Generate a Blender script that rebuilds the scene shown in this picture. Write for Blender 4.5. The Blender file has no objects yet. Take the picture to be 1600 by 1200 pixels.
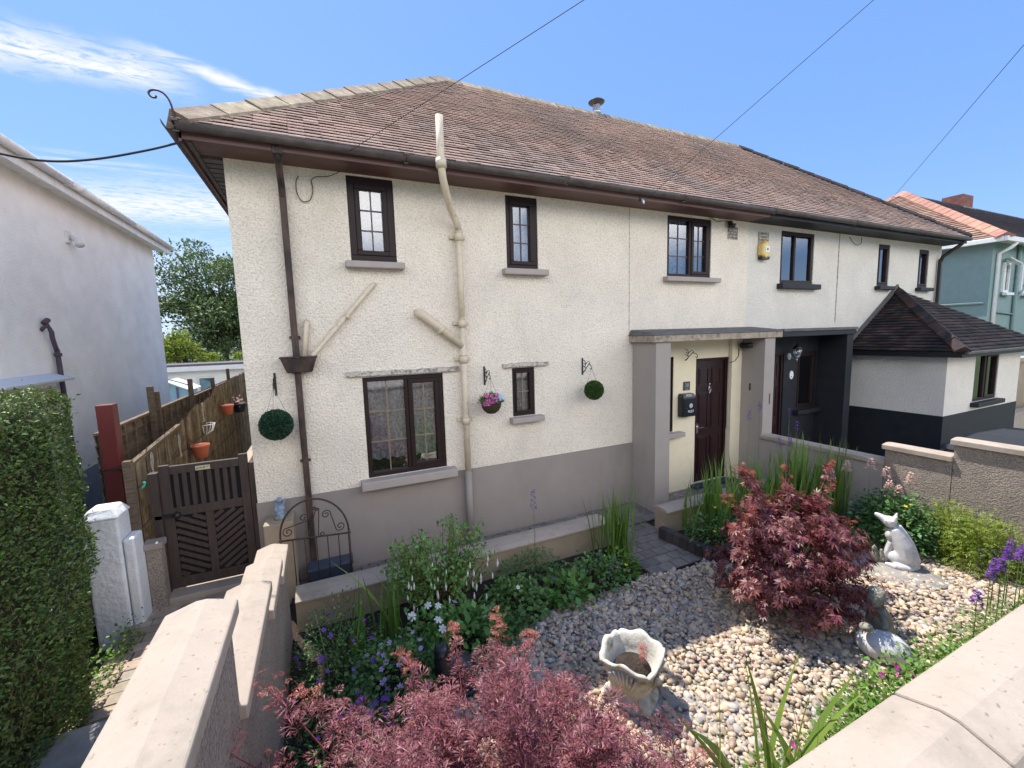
import bpy, math, random
import numpy as np
from mathutils import Vector, Matrix
SC = bpy.context.scene
# ------------------------------------------------------------------ camera
CAM = (0.0, -5.7, 2.96)
yaw, pitch, roll = map(math.radians, (24.315, 6.5134, 1.661))
fwd = Vector((math.sin(yaw)*math.cos(pitch), math.cos(yaw)*math.cos(pitch), -math.sin(pitch)))
right = Vector((math.cos(yaw), -math.sin(yaw), 0)); down = fwd.cross(right)
r2 = math.cos(roll)*right + math.sin(roll)*down
d2 = -math.sin(roll)*right + math.cos(roll)*down
cd = bpy.data.cameras.new("camera"); cam = bpy.data.objects.new("camera", cd); SC.collection.objects.link(cam)
m = Matrix((r2, -d2, -fwd)).transposed().to_4x4(); m.translation = Vector(CAM)
cam.matrix_world = m
cd.sensor_width = 36; cd.lens = 660.87/1600*36; cd.clip_start = .05; cd.clip_end = 2000
SC.camera = cam
# ------------------------------------------------------------------ light
SUN = Vector((-.20, .49, 1)).normalized()
sd = bpy.data.lights.new("sun", 'SUN'); sd.energy = 2.5; sd.angle = math.radians(.5); sd.color = (1, .95, .87)
so = bpy.data.objects.new("sun", sd); SC.collection.objects.link(so)
so.rotation_euler = SUN.to_track_quat('Z', 'Y').to_euler(); so.location = (0, 10, 30)
W = bpy.data.worlds.new("World"); SC.world = W; W.use_nodes = True
nt = W.node_tree; nt.nodes.clear(); N = nt.nodes.new; L = nt.links.new
sky = N('ShaderNodeTexSky'); sky.sky_type = 'NISHITA'; sky.sun_disc = False
sky.sun_elevation = math.asin(SUN.z); sky.sun_rotation = math.atan2(SUN.x, SUN.y)
sky.air_density = 1.0; sky.dust_density = .3; sky.ozone_density = 1.6
# cirrus: noise on the plane direction.xy / direction.z, streaked
tc = N('ShaderNodeTexCoord'); sx = N('ShaderNodeSeparateXYZ'); L(tc.outputs['Generated'], sx.inputs[0])
def mth(op, a, b=None, c=None):
    n = N('ShaderNodeMath'); n.operation = op
    for i, v in enumerate((a, b, c)):
        if v is None: continue
        if isinstance(v, (int, float)): n.inputs[i].default_value = v
        else: L(v, n.inputs[i])
    return n.outputs[0]
zc = mth('MAXIMUM', sx.outputs['Z'], .03)
px = mth('DIVIDE', sx.outputs['X'], zc); py = mth('DIVIDE', sx.outputs['Y'], zc)
cmb = N('ShaderNodeCombineXYZ'); L(px, cmb.inputs[0]); L(py, cmb.inputs[1])
def smooth(v, lo, hi, a=0., b=1.):
    n = N('ShaderNodeMapRange'); n.interpolation_type = 'SMOOTHSTEP'; L(v, n.inputs[0])
    for i, q in zip((1, 2, 3, 4), (lo, hi, a, b)): n.inputs[i].default_value = q
    return n.outputs[0]
def noise(rot, sc, scale, det, rough, dist=0):
    mp = N('ShaderNodeMapping'); L(cmb.outputs[0], mp.inputs[0])
    mp.inputs['Rotation'].default_value = (0, 0, rot); mp.inputs['Scale'].default_value = sc
    n = N('ShaderNodeTexNoise'); L(mp.outputs[0], n.inputs[0])
    n.inputs['Scale'].default_value = scale; n.inputs['Detail'].default_value = det
    n.inputs['Roughness'].default_value = rough; n.inputs['Distortion'].default_value = dist
    return n.outputs[0]
def band(x0, y0, dx, dy, halfw, l0, l1):
    # soft-edged strip of cloud starting at x0,y0 running along dx,dy
    l = math.hypot(dx, dy); dx /= l; dy /= l
    u = mth('ADD', mth('MULTIPLY', px, dx), mth('MULTIPLY_ADD', py, dy, -(x0*dx+y0*dy)))
    v = mth('ADD', mth('MULTIPLY', px, -dy), mth('MULTIPLY_ADD', py, dx, -(-x0*dy+y0*dx)))
    wob = noise(0, (1, 1, 1), 4, 3, .6)
    v = mth('ADD', v, mth('MULTIPLY_ADD', wob, .22, -.11))
    av = mth('ABSOLUTE', v)
    a = smooth(av, 0, halfw, 1, 0)
    e = mth('MULTIPLY', smooth(u, l0, l0+.25), smooth(u, l1, l1-.25))
    return mth('MULTIPLY', a, e)
ang = math.atan2(.12, .6)
s1 = noise(-ang, (1.2, 6, 1), 2.2, 9, .65, .5)
s2 = noise(-ang, (3, 8, 1), 3.0, 8, .7, .8)
B1 = band(-.92, 2.06, .62, .03, .22, -.4, .62)    # upper left streak, thick at the left
B2 = band(-.52, 1.93, .40, .14, .09, -.1, .75)
B3 = band(-.62, 3.9, .8, -.1, .85, -1.1, .9)
B4 = band(-.8, 3.2, .6, .1, .22, -.6, 1.)
c1 = mth('MULTIPLY', B1, smooth(s2, .32, .56)); c2 = mth('MULTIPLY', B2, smooth(s1, .30, .55))
c3 = mth('MULTIPLY', B3, smooth(s2, .28, .58)); c4 = mth('MULTIPLY', B4, smooth(s1, .38, .7, 0, .6))
hz = mth('MULTIPLY', smooth(py, 3.4, 7), smooth(s2, .35, .65, 0, .8))
left = smooth(mth('DIVIDE', px, py), .12, -.02)
cl = mth('MAXIMUM', mth('MAXIMUM', mth('MULTIPLY', c1, 1.0), c2), mth('MAXIMUM', c3, mth('MAXIMUM', c4, mth('MULTIPLY', hz, left))))
up = smooth(sx.outputs['Z'], .02, .08)
cl = mth('MULTIPLY', mth('MINIMUM', cl, 1.), up)
mixc = N('ShaderNodeMix'); mixc.data_type = 'RGBA'
base = N('ShaderNodeMix'); base.data_type = 'RGBA'; base.inputs['Factor'].default_value = .80
L(sky.outputs[0], base.inputs[6]); base.inputs[7].default_value = (.36, .81, 1.93, 1)
L(cl, mixc.inputs['Factor']); L(base.outputs[2], mixc.inputs[6]); mixc.inputs[7].default_value = (2.35, 2.4, 2.5, 1)
# added fill: unseen bright cloud low behind the photographer, lightens the shaded house front
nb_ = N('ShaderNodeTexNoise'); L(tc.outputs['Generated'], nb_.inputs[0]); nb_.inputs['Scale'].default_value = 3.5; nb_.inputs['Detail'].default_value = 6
fill_cloud = mth('MULTIPLY', smooth(sx.outputs['Y'], -.05, -.45), mth('MULTIPLY', mth('MULTIPLY', smooth(sx.outputs['Z'], .70, .45), smooth(sx.outputs['Z'], .13, .26)), smooth(nb_.outputs[0], .25, .5)))
mb_ = N('ShaderNodeMix'); mb_.data_type = 'RGBA'; L(fill_cloud, mb_.inputs['Factor']); L(mixc.outputs[2], mb_.inputs[6]); mb_.inputs[7].default_value = (8.6, 8.5, 8.5, 1)
bg = N('ShaderNodeBackground'); bg.inputs['Strength'].default_value = .15
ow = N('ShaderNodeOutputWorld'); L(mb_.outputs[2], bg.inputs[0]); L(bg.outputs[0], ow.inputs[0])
SC.view_settings.view_transform = 'Standard'; SC.view_settings.look = 'None'
SC.view_settings.exposure = 1.5; SC.view_settings.gamma = 1; SC.view_settings.use_curve_mapping = False
# ------------------------------------------------------------------ materials
def mat(name, col, rough=.8, metal=0, spec=.4, var=0, vscale=6, bump=None, bscale=80, bdist=.01, island=0, col2=None, c2s=(3, .5, .65), trans=0, coat=0, stretch=None, imix=None, speck=None, stain=None):
    m = bpy.data.materials.new(name); m.use_nodes = True; nt = m.node_tree; n = nt.nodes; l = nt.links.new
    b = n['Principled BSDF']; out = n['Material Output']
    b.inputs['Roughness'].default_value = rough; b.inputs['Metallic'].default_value = metal
    b.inputs['Specular IOR Level'].default_value = spec
    b.inputs['Coat Weight'].default_value = coat
    c = n.new('ShaderNodeRGB'); c.outputs[0].default_value = (*col, 1); cur = c.outputs[0]
    co = n.new('ShaderNodeTexCoord').outputs['Object']
    if stretch:
        mp = n.new('ShaderNodeMapping'); l(co, mp.inputs[0]); mp.inputs['Scale'].default_value = stretch; co = mp.outputs[0]
    def nz(scale, det=5, rg=.6):
        t = n.new('ShaderNodeTexNoise'); l(co, t.inputs[0]); t.inputs['Scale'].default_value = scale
        t.inputs['Detail'].default_value = det; t.inputs['Roughness'].default_value = rg; return t.outputs[0]
    def rng(v, a, b_, lo=0, hi=1):
        t = n.new('ShaderNodeMapRange'); l(v, t.inputs[0])
        for i, q in zip((1, 2, 3, 4), (a, b_, lo, hi)): t.inputs[i].default_value = q
        return t.outputs[0]
    def mixcol(f, a, b_):
        t = n.new('ShaderNodeMix'); t.data_type = 'RGBA'; l(f, t.inputs['Factor']); l(a, t.inputs[6])
        if isinstance(b_, tuple): t.inputs[7].default_value = (*b_, 1)
        else: l(b_, t.inputs[7])
        return t.outputs[2]
    if col2: cur = mixcol(rng(nz(c2s[0]), c2s[1], c2s[2]), cur, col2)
    if imix:    # some islands take another colour: (colour, share)
        g0 = n.new('ShaderNodeNewGeometry').outputs['Random Per Island']; k0 = n.new('ShaderNodeMath'); k0.operation = 'MULTIPLY'; k0.inputs[1].default_value = 13.7; l(g0, k0.inputs[0])
        f0 = n.new('ShaderNodeMath'); f0.operation = 'FRACT'; l(k0.outputs[0], f0.inputs[0]); cur = mixcol(rng(f0.outputs[0], 1-imix[1]-.1, 1-imix[1]+.1), cur, imix[0])
    if stain:   # broad soft-edged weather marks: (colour, scale vector, threshold, strength)
        mp2 = n.new('ShaderNodeMapping'); l(n.new('ShaderNodeTexCoord').outputs['Object'], mp2.inputs[0]); mp2.inputs['Scale'].default_value = stain[1]
        t2 = n.new('ShaderNodeTexNoise'); l(mp2.outputs[0], t2.inputs[0]); t2.inputs['Scale'].default_value = 1; t2.inputs['Detail'].default_value = 8; t2.inputs['Roughness'].default_value = .65
        cur = mixcol(rng(t2.outputs[0], stain[2], stain[2]+.22, 0, stain[3]), cur, stain[0])
    if speck:   # small specks: (colour, scale, threshold)
        cur = mixcol(rng(nz(speck[1], 2, .5), speck[2], speck[2]+.08), cur, speck[0])
    hsv = n.new('ShaderNodeHueSaturation'); l(cur, hsv.inputs['Color']); cur = hsv.outputs[0]
    v = None
    if var: v = rng(nz(vscale), .3, .7, 1-var, 1+var)
    if island:
        g = n.new('ShaderNodeNewGeometry').outputs['Random Per Island']
        gi = rng(g, 0, 1, 1-island, 1+island)
        if v is None: v = gi
        else:
            t = n.new('ShaderNodeMath'); t.operation = 'MULTIPLY'; l(v, t.inputs[0]); l(gi, t.inputs[1]); v = t.outputs[0]
        h = n.new('ShaderNodeMath'); h.operation = 'FRACT'; k = n.new('ShaderNodeMath'); k.operation = 'MULTIPLY'; k.inputs[1].default_value = 7.31
        l(g, k.inputs[0]); l(k.outputs[0], h.inputs[0]); l(rng(h.outputs[0], 0, 1, .5-.03*min(1, island*2), .5+.03*min(1, island*2)), hsv.inputs['Hue'])
    if v is not None: l(v, hsv.inputs['Value'])
    l(cur, b.inputs['Base Color'])
    if bump:
        bp = n.new('ShaderNodeBump'); bp.inputs['Strength'].default_value = bump; bp.inputs['Distance'].default_value = bdist
        l(nz(bscale, 3, .55), bp.inputs['Height']); l(bp.outputs[0], b.inputs['Normal'])
    if trans:
        tr = n.new('ShaderNodeBsdfTranslucent'); l(cur, tr.inputs[0]); mx = n.new('ShaderNodeMixShader'); mx.inputs[0].default_value = trans
        l(b.outputs[0], mx.inputs[1]); l(tr.outputs[0], mx.inputs[2]); l(mx.outputs[0], out.inputs[0])
    return m
def glass(name, tint=(.9, .95, 1), fac=.35):
    m = bpy.data.materials.new(name); m.use_nodes = True; nt = m.node_tree; n = nt.nodes; l = nt.links.new
    n.remove(n['Principled BSDF']); t = n.new('ShaderNodeBsdfTransparent'); t.inputs[0].default_value = (*tint, 1)
    g = n.new('ShaderNodeBsdfGlossy'); g.inputs['Roughness'].default_value = .015; g.inputs[0].default_value = (1, 1, 1, 1)
    f = n.new('ShaderNodeLayerWeight'); f.inputs[0].default_value = .5
    r = n.new('ShaderNodeMapRange'); l(f.outputs['Fresnel'], r.inputs[0]); r.inputs[3].default_value = fac; r.inputs[4].default_value = 1
    mx = n.new('ShaderNodeMixShader'); l(r.outputs[0], mx.inputs[0]); l(t.outputs[0], mx.inputs[1]); l(g.outputs[0], mx.inputs[2])
    bn = n.new('ShaderNodeBump'); bn.inputs['Strength'].default_value = .04; bn.inputs['Distance'].default_value = .02
    ns = n.new('ShaderNodeTexNoise'); ns.inputs['Scale'].default_value = 2.5; l(ns.outputs[0], bn.inputs['Height']); l(bn.outputs[0], g.inputs['Normal'])
    l(mx.outputs[0], n['Material Output'].inputs[0]); return m
M = dict(
 render=mat('cream_roughcast', (.87, .785, .66), .95, var=.07, vscale=1.1, bump=1.0, bscale=40, bdist=.028, stain=((.50, .44, .36), (1.3, 1.3, .5), .54, .30), spec=.15, col2=(.66, .58, .48), c2s=(46, .47, .68)),
 render2=mat('cream_roughcast_neighbour', (.80, .75, .66), .95, var=.07, vscale=1.5, bump=1.0, bscale=44, bdist=.03, stain=((.52, .49, .43), (1.1, 1.1, .45), .54, .3), spec=.15, col2=(.62, .57, .50), c2s=(48, .47, .7)),
 smoothcream=mat('smooth_cream_paint', (.78, .69, .50), .8, var=.04, bump=.1, bscale=60),
 plinth=mat('taupe_masonry_paint', (.29, .25, .225), .8, stain=((.21, .19, .175), (1.5, 1.5, .6), .52, .6), var=.06, vscale=2, bump=.25, bscale=50, bdist=.005),
 pillar=mat('pale_taupe_paint', (.345, .305, .275), .8, stain=((.26, .23, .21), (3, 3, 1), .55, .5), var=.04, vscale=3, bump=.1, bscale=60),
 sill=mat('taupe_sill_paint', (.37, .32, .29), .7, var=.06, bump=.15, bscale=50),
 canopy=mat('weathered_concrete_edge', (.36, .30, .23), .9, var=.2, vscale=9, bump=.4, bscale=60, col2=(.16, .14, .12), c2s=(14, .5, .7)),
 ledge=mat('weathered_ledge', (.50, .45, .38), .95, var=.2, vscale=14, bump=1, bscale=50, col2=(.20, .18, .16), c2s=(22, .48, .62)),
 brown=mat('dark_brown_plastic', (.020, .009, .008), .5, spec=.3, var=.15, vscale=8),
 brownwood=mat('brown_fascia', (.115, .058, .050), .5, var=.25, vscale=5, stretch=(.4, 1, 3)),
 gutter=mat('weathered_gutter', (.075, .060, .056), .5, var=.3, vscale=6, col2=(.10, .085, .07), c2s=(9, .5, .75)),
 rustpipe=mat('brown_cast_iron', (.075, .045, .035), .6, var=.4, vscale=9, bump=.2, bscale=60, stretch=(1, 1, .4), col2=(.025, .018, .016), c2s=(7, .45, .6)),
 creampipe=mat('cream_painted_pipe', (.64, .54, .40), .5, var=.08, vscale=7, bump=.15, bscale=30, col2=(.38, .33, .25), c2s=(12, .58, .75)),
 black=mat('black_painted_wall', (.012, .014, .018), .6, var=.25, bump=.3, bscale=45, bdist=.01),
 blackmetal=mat('black_metal', (.012, .011, .012), .45, spec=.5),
 white=mat('white_paint', (.78, .78, .76), .5, var=.05),
 nbwall=mat('white_neighbour_render', (.90, .875, .83), .95, var=.07, vscale=1.2, bump=.6, bscale=34, bdist=.02, col2=(.82, .79, .75), c2s=(2.5, .4, .7)),
 nbbase=mat('grey_blue_base', (.26, .28, .33), .9, var=.1),
 whitegutter=mat('white_gutter', (.72, .72, .70), .5, var=.1, col2=(.5, .48, .44), c2s=(7, .55, .75)),
 teal=mat('teal_render', (.215, .305, .295), .9, var=.06, bump=.3, bscale=40),
 tile=mat('weathered_clay_tile', (.66, .475, .395), .85, island=.10, bump=.4, bscale=70, bdist=.004, var=.12, vscale=.9, col2=(.42, .35, .32), c2s=(.8, .35, .75), spec=.2, speck=((.30, .25, .16), 9, .68)),
 tiledark=mat('dark_mossy_tile', (.050, .028, .024), .85, island=.5, bump=.6, bscale=60, bdist=.006, var=.5, vscale=2.4, col2=(.015, .015, .018), c2s=(3.5, .42, .58)),
 tileorange=mat('orange_clay_tile', (.34, .21, .16), .85, island=.30, bump=.4, bscale=40, var=.2, vscale=2, col2=(.33, .24, .16), c2s=(3, .5, .7)),
 ridgeorange=mat('orange_ridge_tile', (.40, .20, .14), .8, island=.2, var=.2, vscale=6),
 ridge=mat('lichened_ridge_tile', (.27, .205, .15), .9, island=.25, var=.35, vscale=9, bump=.5, bscale=50, col2=(.34, .30, .19), c2s=(8, .5, .66)),
 roofgrey=mat('grey_slate_roof', (.12, .10, .12), .8, island=.2, var=.2),
 lead=mat('lead_flashing', (.115, .11, .105), .8, var=.25),
 coping=mat('cream_coping_stone', (.385, .32, .26), .85, stain=((.20, .18, .14), (3, 3, 3), .50, .6), var=.05, vscale=4, bump=.35, bscale=140, bdist=.004, speck=((.24, .20, .155), 45, .66), col2=(.41, .335, .275), c2s=(30, .45, .7)),
 rough=mat('taupe_roughcast', (.40, .335, .285), .95, var=.12, vscale=4, bump=1, bscale=55, bdist=.05, col2=(.26, .22, .185), c2s=(60, .5, .62)),
 tanwall=mat('tan_roughcast', (.36, .285, .20), .95, var=.15, vscale=3, bump=.8, bscale=70, bdist=.012),
 whitewall=mat('flaking_white_paint', (.72, .74, .76), .8, var=.08, vscale=5, bump=.7, bscale=18, bdist=.02, speck=((.25, .24, .22), 14, .72)),
 redpost=mat('oxblood_paint', (.125, .022, .020), .55, var=.25, vscale=7, stretch=(1, 1, .3)),
 fencewood=mat('weathered_fence_wood', (.15, .11, .075), .85, var=.35, vscale=9, island=.25, bump=.5, bscale=40, stretch=(1, 1, 5), col2=(.075, .08, .045), c2s=(4, .5, .7)),
 reed=mat('dry_reed', (.225, .18, .115), .85, island=.45, var=.3, vscale=5, col2=(.12, .085, .045), c2s=(6, .5, .65), trans=.15),
 gatewood=mat('dark_stained_wood', (.058, .040, .034), .6, var=.25, vscale=8, bump=.3, bscale=40, stretch=(3, 3, .6)),
 iron=mat('rusted_wrought_iron', (.055, .030, .026), .6, var=.4, vscale=30),
 paver=mat('grey_block_paving', (.20, .175, .155), .9, island=.22, var=.2, vscale=12, bump=.4, bscale=60, bdist=.006),
 paverwarm=mat('warm_brick_paving', (.42, .32, .24), .9, island=.2, var=.25, vscale=7, bump=.5, bscale=50, bdist=.008, col2=(.28, .25, .20), c2s=(5, .5, .65)),
 slate=mat('blue_slate_slab', (.05, .06, .085), .5, island=.2, var=.2),
 concrete=mat('old_concrete', (.30, .28, .25), .95, var=.2, vscale=6, bump=.5, bscale=60),
 soil=mat('dark_soil', (.045, .032, .024), 1, var=.4, vscale=9, bump=1, bscale=40, bdist=.03),
 pebble=mat('river_pebbles', (.54, .405, .27), .6, imix=((.40, .36, .33), .18), island=.36, var=.14, vscale=30, spec=.35, bump=.1, bscale=90, col2=(.40, .33, .27), c2s=(20, .5, .55)),
 pebblegrey=mat('grey_pebbles', (.42, .38, .34), .6, island=.45, spec=.35),
 asphalt=mat('pale_concrete_paving', (.38, .36, .33), .9, var=.2, bump=.4, bscale=120),
 earth=mat('ground_earth', (.09, .08, .055), 1, var=.3, vscale=2),
 grass=mat('rough_grass', (.06, .09, .03), 1, var=.3, vscale=2),
 terracotta=mat('terracotta_plastic', (.46, .12, .06), .6, var=.1),
 stone=mat('weathered_pale_stone', (.55, .52, .45), .9, var=.25, vscale=9, bump=.7, bscale=45, bdist=.008, col2=(.24, .20, .11), c2s=(6, .52, .66)),
 statuewhite=mat('pale_grey_statue_stone', (.58, .57, .57), .85, var=.14, vscale=9, bump=.35, bscale=60, bdist=.004, col2=(.42, .41, .36), c2s=(7, .55, .7)),
 mossstone=mat('mossy_statue_stone', (.27, .26, .20), .95, var=.3, vscale=14, bump=.8, bscale=50, bdist=.01),
 blackstone=mat('black_resin_statue', (.014, .016, .022), .4, spec=.5, var=.3, vscale=12, bump=.4, bscale=50),
 bluestatue=mat('blue_grey_statue', (.22, .28, .36), .7, var=.4, vscale=25, bump=.5, bscale=60),
 yellow=mat('faded_yellow_plastic', (.72, .52, .18), .45),
 postblack=mat('black_enamel', (.006, .010, .016), .3, spec=.5, coat=.3),
 whiteink=mat('white_lettering', (.8, .8, .8), .6), inkdark=mat('dark_lettering', (.05, .04, .03), .6),
 brass=mat('cream_plaque', (.55, .50, .33), .5, var=.1),
 chrome=mat('chrome', (.7, .72, .75), .15, metal=1), steel=mat('galvanised_flue', (.6, .63, .68), .35, metal=.6, var=.1),
 doorred=mat('dark_oxblood_door', (.022, .006, .008), .35, spec=.5, var=.2),
 brassdull=mat('dull_brass', (.3, .25, .15), .4, metal=.7),
 net=None, dark=mat('dark_room', (.015, .016, .02), 1), lace=mat('white_net_curtain', (.36, .42, .54), .95, var=.18, vscale=14, trans=.3, col2=(.22, .26, .36), c2s=(28, .5, .6)),
 nbcurtain=mat('pale_blind', (.35, .42, .5), .9, var=.2),
 lacelow=mat('patterned_lace', (.66, .67, .68), .95, var=.35, vscale=22, trans=.3, col2=(.30, .32, .34), c2s=(34, .5, .6)),
 gold=mat('gold_glazing_bar', (.26, .21, .15), .4, metal=.3), bar=mat('brown_glazing_bar', (.09, .065, .07), .5),
 glass=glass('window_glass', fac=.10), glassup=glass('upper_window_glass', fac=.12),
 bin=mat('dark_grey_plastic', (.014, .016, .020), .8, spec=.5),
 shed=mat('light_blue_shed_paint', (.30, .52, .62), .7, var=.05), green_tie=mat('green_twine', (.05, .45, .35), .7),
 wicker=mat('dark_wicker', (.05, .032, .02), .85, var=.5, vscale=40, bump=1, bscale=60),
 bark=mat('maple_bark', (.10, .07, .05), .9, var=.3, vscale=20), stemred=mat('red_stem', (.16, .03, .03), .7, var=.2),
 stem=mat('green_stem', (.10, .16, .05), .8, var=.2), treebark=mat('tree_bark', (.07, .06, .045), .95, var=.3),
 hedge=mat('hedge_leaf', (.085, .150, .030), .45, spec=.5, imix=((.12, .13, .035), .14), island=.55, var=.15, vscale=4, trans=.22),
 hedgecore=mat('hedge_inner_twigs', (.035, .032, .018), 1, var=.4, vscale=20),
 topiary=mat('artificial_topiary', (.020, .065, .035), .6, island=.5, trans=.1),
 topiary2=mat('boxwood_topiary', (.050, .115, .020), .6, island=.5, trans=.2),
 acer=mat('burgundy_maple_leaf', (.25, .075, .072), .42, spec=.5, island=.5, imix=((.10, .018, .03), .35), trans=.32),
 acertip=mat('red_young_maple_leaf', (.27, .06, .042), .45, spec=.4, island=.3, trans=.35),
 acer2=mat('lacy_purple_maple_leaf', (.29, .092, .108), .45, spec=.4, imix=((.14, .045, .05), .35), island=.6, var=.2, vscale=3, trans=.25),
 acer2tip=mat('coral_maple_tip', (.48, .15, .12), .45, spec=.4, island=.3, trans=.3),
 leafA=mat('fuchsia_leaf', (.15, .29, .075), .5, island=.45, trans=.3), leafB=mat('border_leaf', (.115, .23, .06), .5, island=.45, var=.25, vscale=5, trans=.25),
 leafC=mat('broad_green_leaf', (.13, .27, .06), .45, island=.35, trans=.3), leafD=mat('dark_green_leaf', (.09, .185, .052), .5, island=.45, trans=.22),
 leafE=mat('lime_green_leaf', (.24, .32, .045), .5, island=.4, trans=.35), leafF=mat('fresh_green_leaf', (.13, .24, .035), .5, island=.4, trans=.35),
 blade=mat('sword_leaf', (.13, .24, .04), .4, spec=.5, island=.35, trans=.35), bladeY=mat('yellow_green_sword_leaf', (.20, .29, .05), .4, spec=.5, island=.3, trans=.4, col2=(.42, .38, .08), c2s=(8, .58, .72)),  # second sword leaf is a yellower green with yellow patches
 treeleaf=mat('distant_tree_leaf', (.10, .16, .055), .6, island=.5, trans=.25), treelight=mat('bright_shrub_leaf', (.23, .30, .04), .6, island=.45, trans=.35),
 purple=mat('purple_petal', (.22, .06, .42), .6, island=.25, trans=.3), lilac=mat('lilac_petal', (.50, .36, .66), .6, island=.2, trans=.3),
 pink=mat('pink_petal', (.62, .10, .36), .6, island=.25, trans=.3), magenta=mat('magenta_petal', (.55, .04, .38), .6, island=.25, trans=.3), palepink=mat('pale_pink_plume', (.74, .50, .46), .7, island=.2, trans=.3),
 whitep=mat('white_petal', (.80, .80, .76), .6, trans=.3), yellowp=mat('yellow_petal', (.75, .62, .03), .6, trans=.2), redp=mat('crimson_petal', (.40, .02, .06), .6, trans=.2),
 mauve=mat('mauve_spike', (.26, .18, .34), .7, island=.3, trans=.2),
)
# ------------------------------------------------------------------ object helpers
ORG = {}
COL = SC.collection
def props(o, label=None, cat=None, group=None, kind=None):
    if label: o['label'] = label
    if cat: o['category'] = cat
    if group: o['group'] = group
    if kind: o['kind'] = kind
    return o
def thing(name, label, cat, loc=(0, 0, 0), group=None):
    o = bpy.data.objects.new(name, None); COL.objects.link(o); o.location = loc; o.empty_display_size = .1
    ORG[o] = Vector(loc); return props(o, label, cat, group)
def link(name, me, parent, origin=None):
    o = bpy.data.objects.new(name, me); COL.objects.link(o)
    if parent is not None: o.parent = parent; ORG[o] = ORG[parent]
    else: o.location = origin or (0, 0, 0); ORG[o] = Vector(origin or (0, 0, 0))
    return o
def copy_tree(o, parent=None):
    c = o.copy(); COL.objects.link(c); c.parent = parent
    if parent is not None: c.matrix_parent_inverse = o.matrix_parent_inverse.copy()
    for ch in [k for k in bpy.data.objects if k.parent is o]: copy_tree(ch, c)
    return c
def mesh_np(name, V, Fq, mt, parent=None, origin=None, smooth=False, k=4):
    """V (n,3) world coords, Fq (m,k) indices"""
    org = np.array(ORG[parent] if parent is not None else (origin or (0, 0, 0)), float)
    V = np.asarray(V, np.float32)-org.astype(np.float32); Fq = np.asarray(Fq, np.int32)
    me = bpy.data.meshes.new(name); me.vertices.add(len(V)); me.vertices.foreach_set('co', V.ravel())
    me.loops.add(Fq.size); me.loops.foreach_set('vertex_index', Fq.ravel())
    me.polygons.add(len(Fq)); me.polygons.foreach_set('loop_start', np.arange(0, Fq.size, Fq.shape[1], dtype=np.int32))
    me.polygons.foreach_set('loop_total', np.full(len(Fq), Fq.shape[1], np.int32))
    if smooth: me.polygons.foreach_set('use_smooth', np.ones(len(Fq), bool))
    me.update(calc_edges=True); me.materials.append(mt)
    return link(name, me, parent, origin)
def cat(pts, k=5):
    """Catmull-Rom smoothing of a polyline"""
    P = [Vector(p) for p in pts]; P = [P[0]*2-P[1]]+P+[P[-1]*2-P[-2]]; out = []
    for i in range(1, len(P)-2):
        for j in range(k):
            t = j/k; a, b, c, d = P[i-1:i+3]; out.append(.5*((2*b)+(c-a)*t+(2*a-5*b+4*c-d)*t*t+(3*b-a-3*c+d)*t**3))
    return out+[P[-2]]
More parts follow.
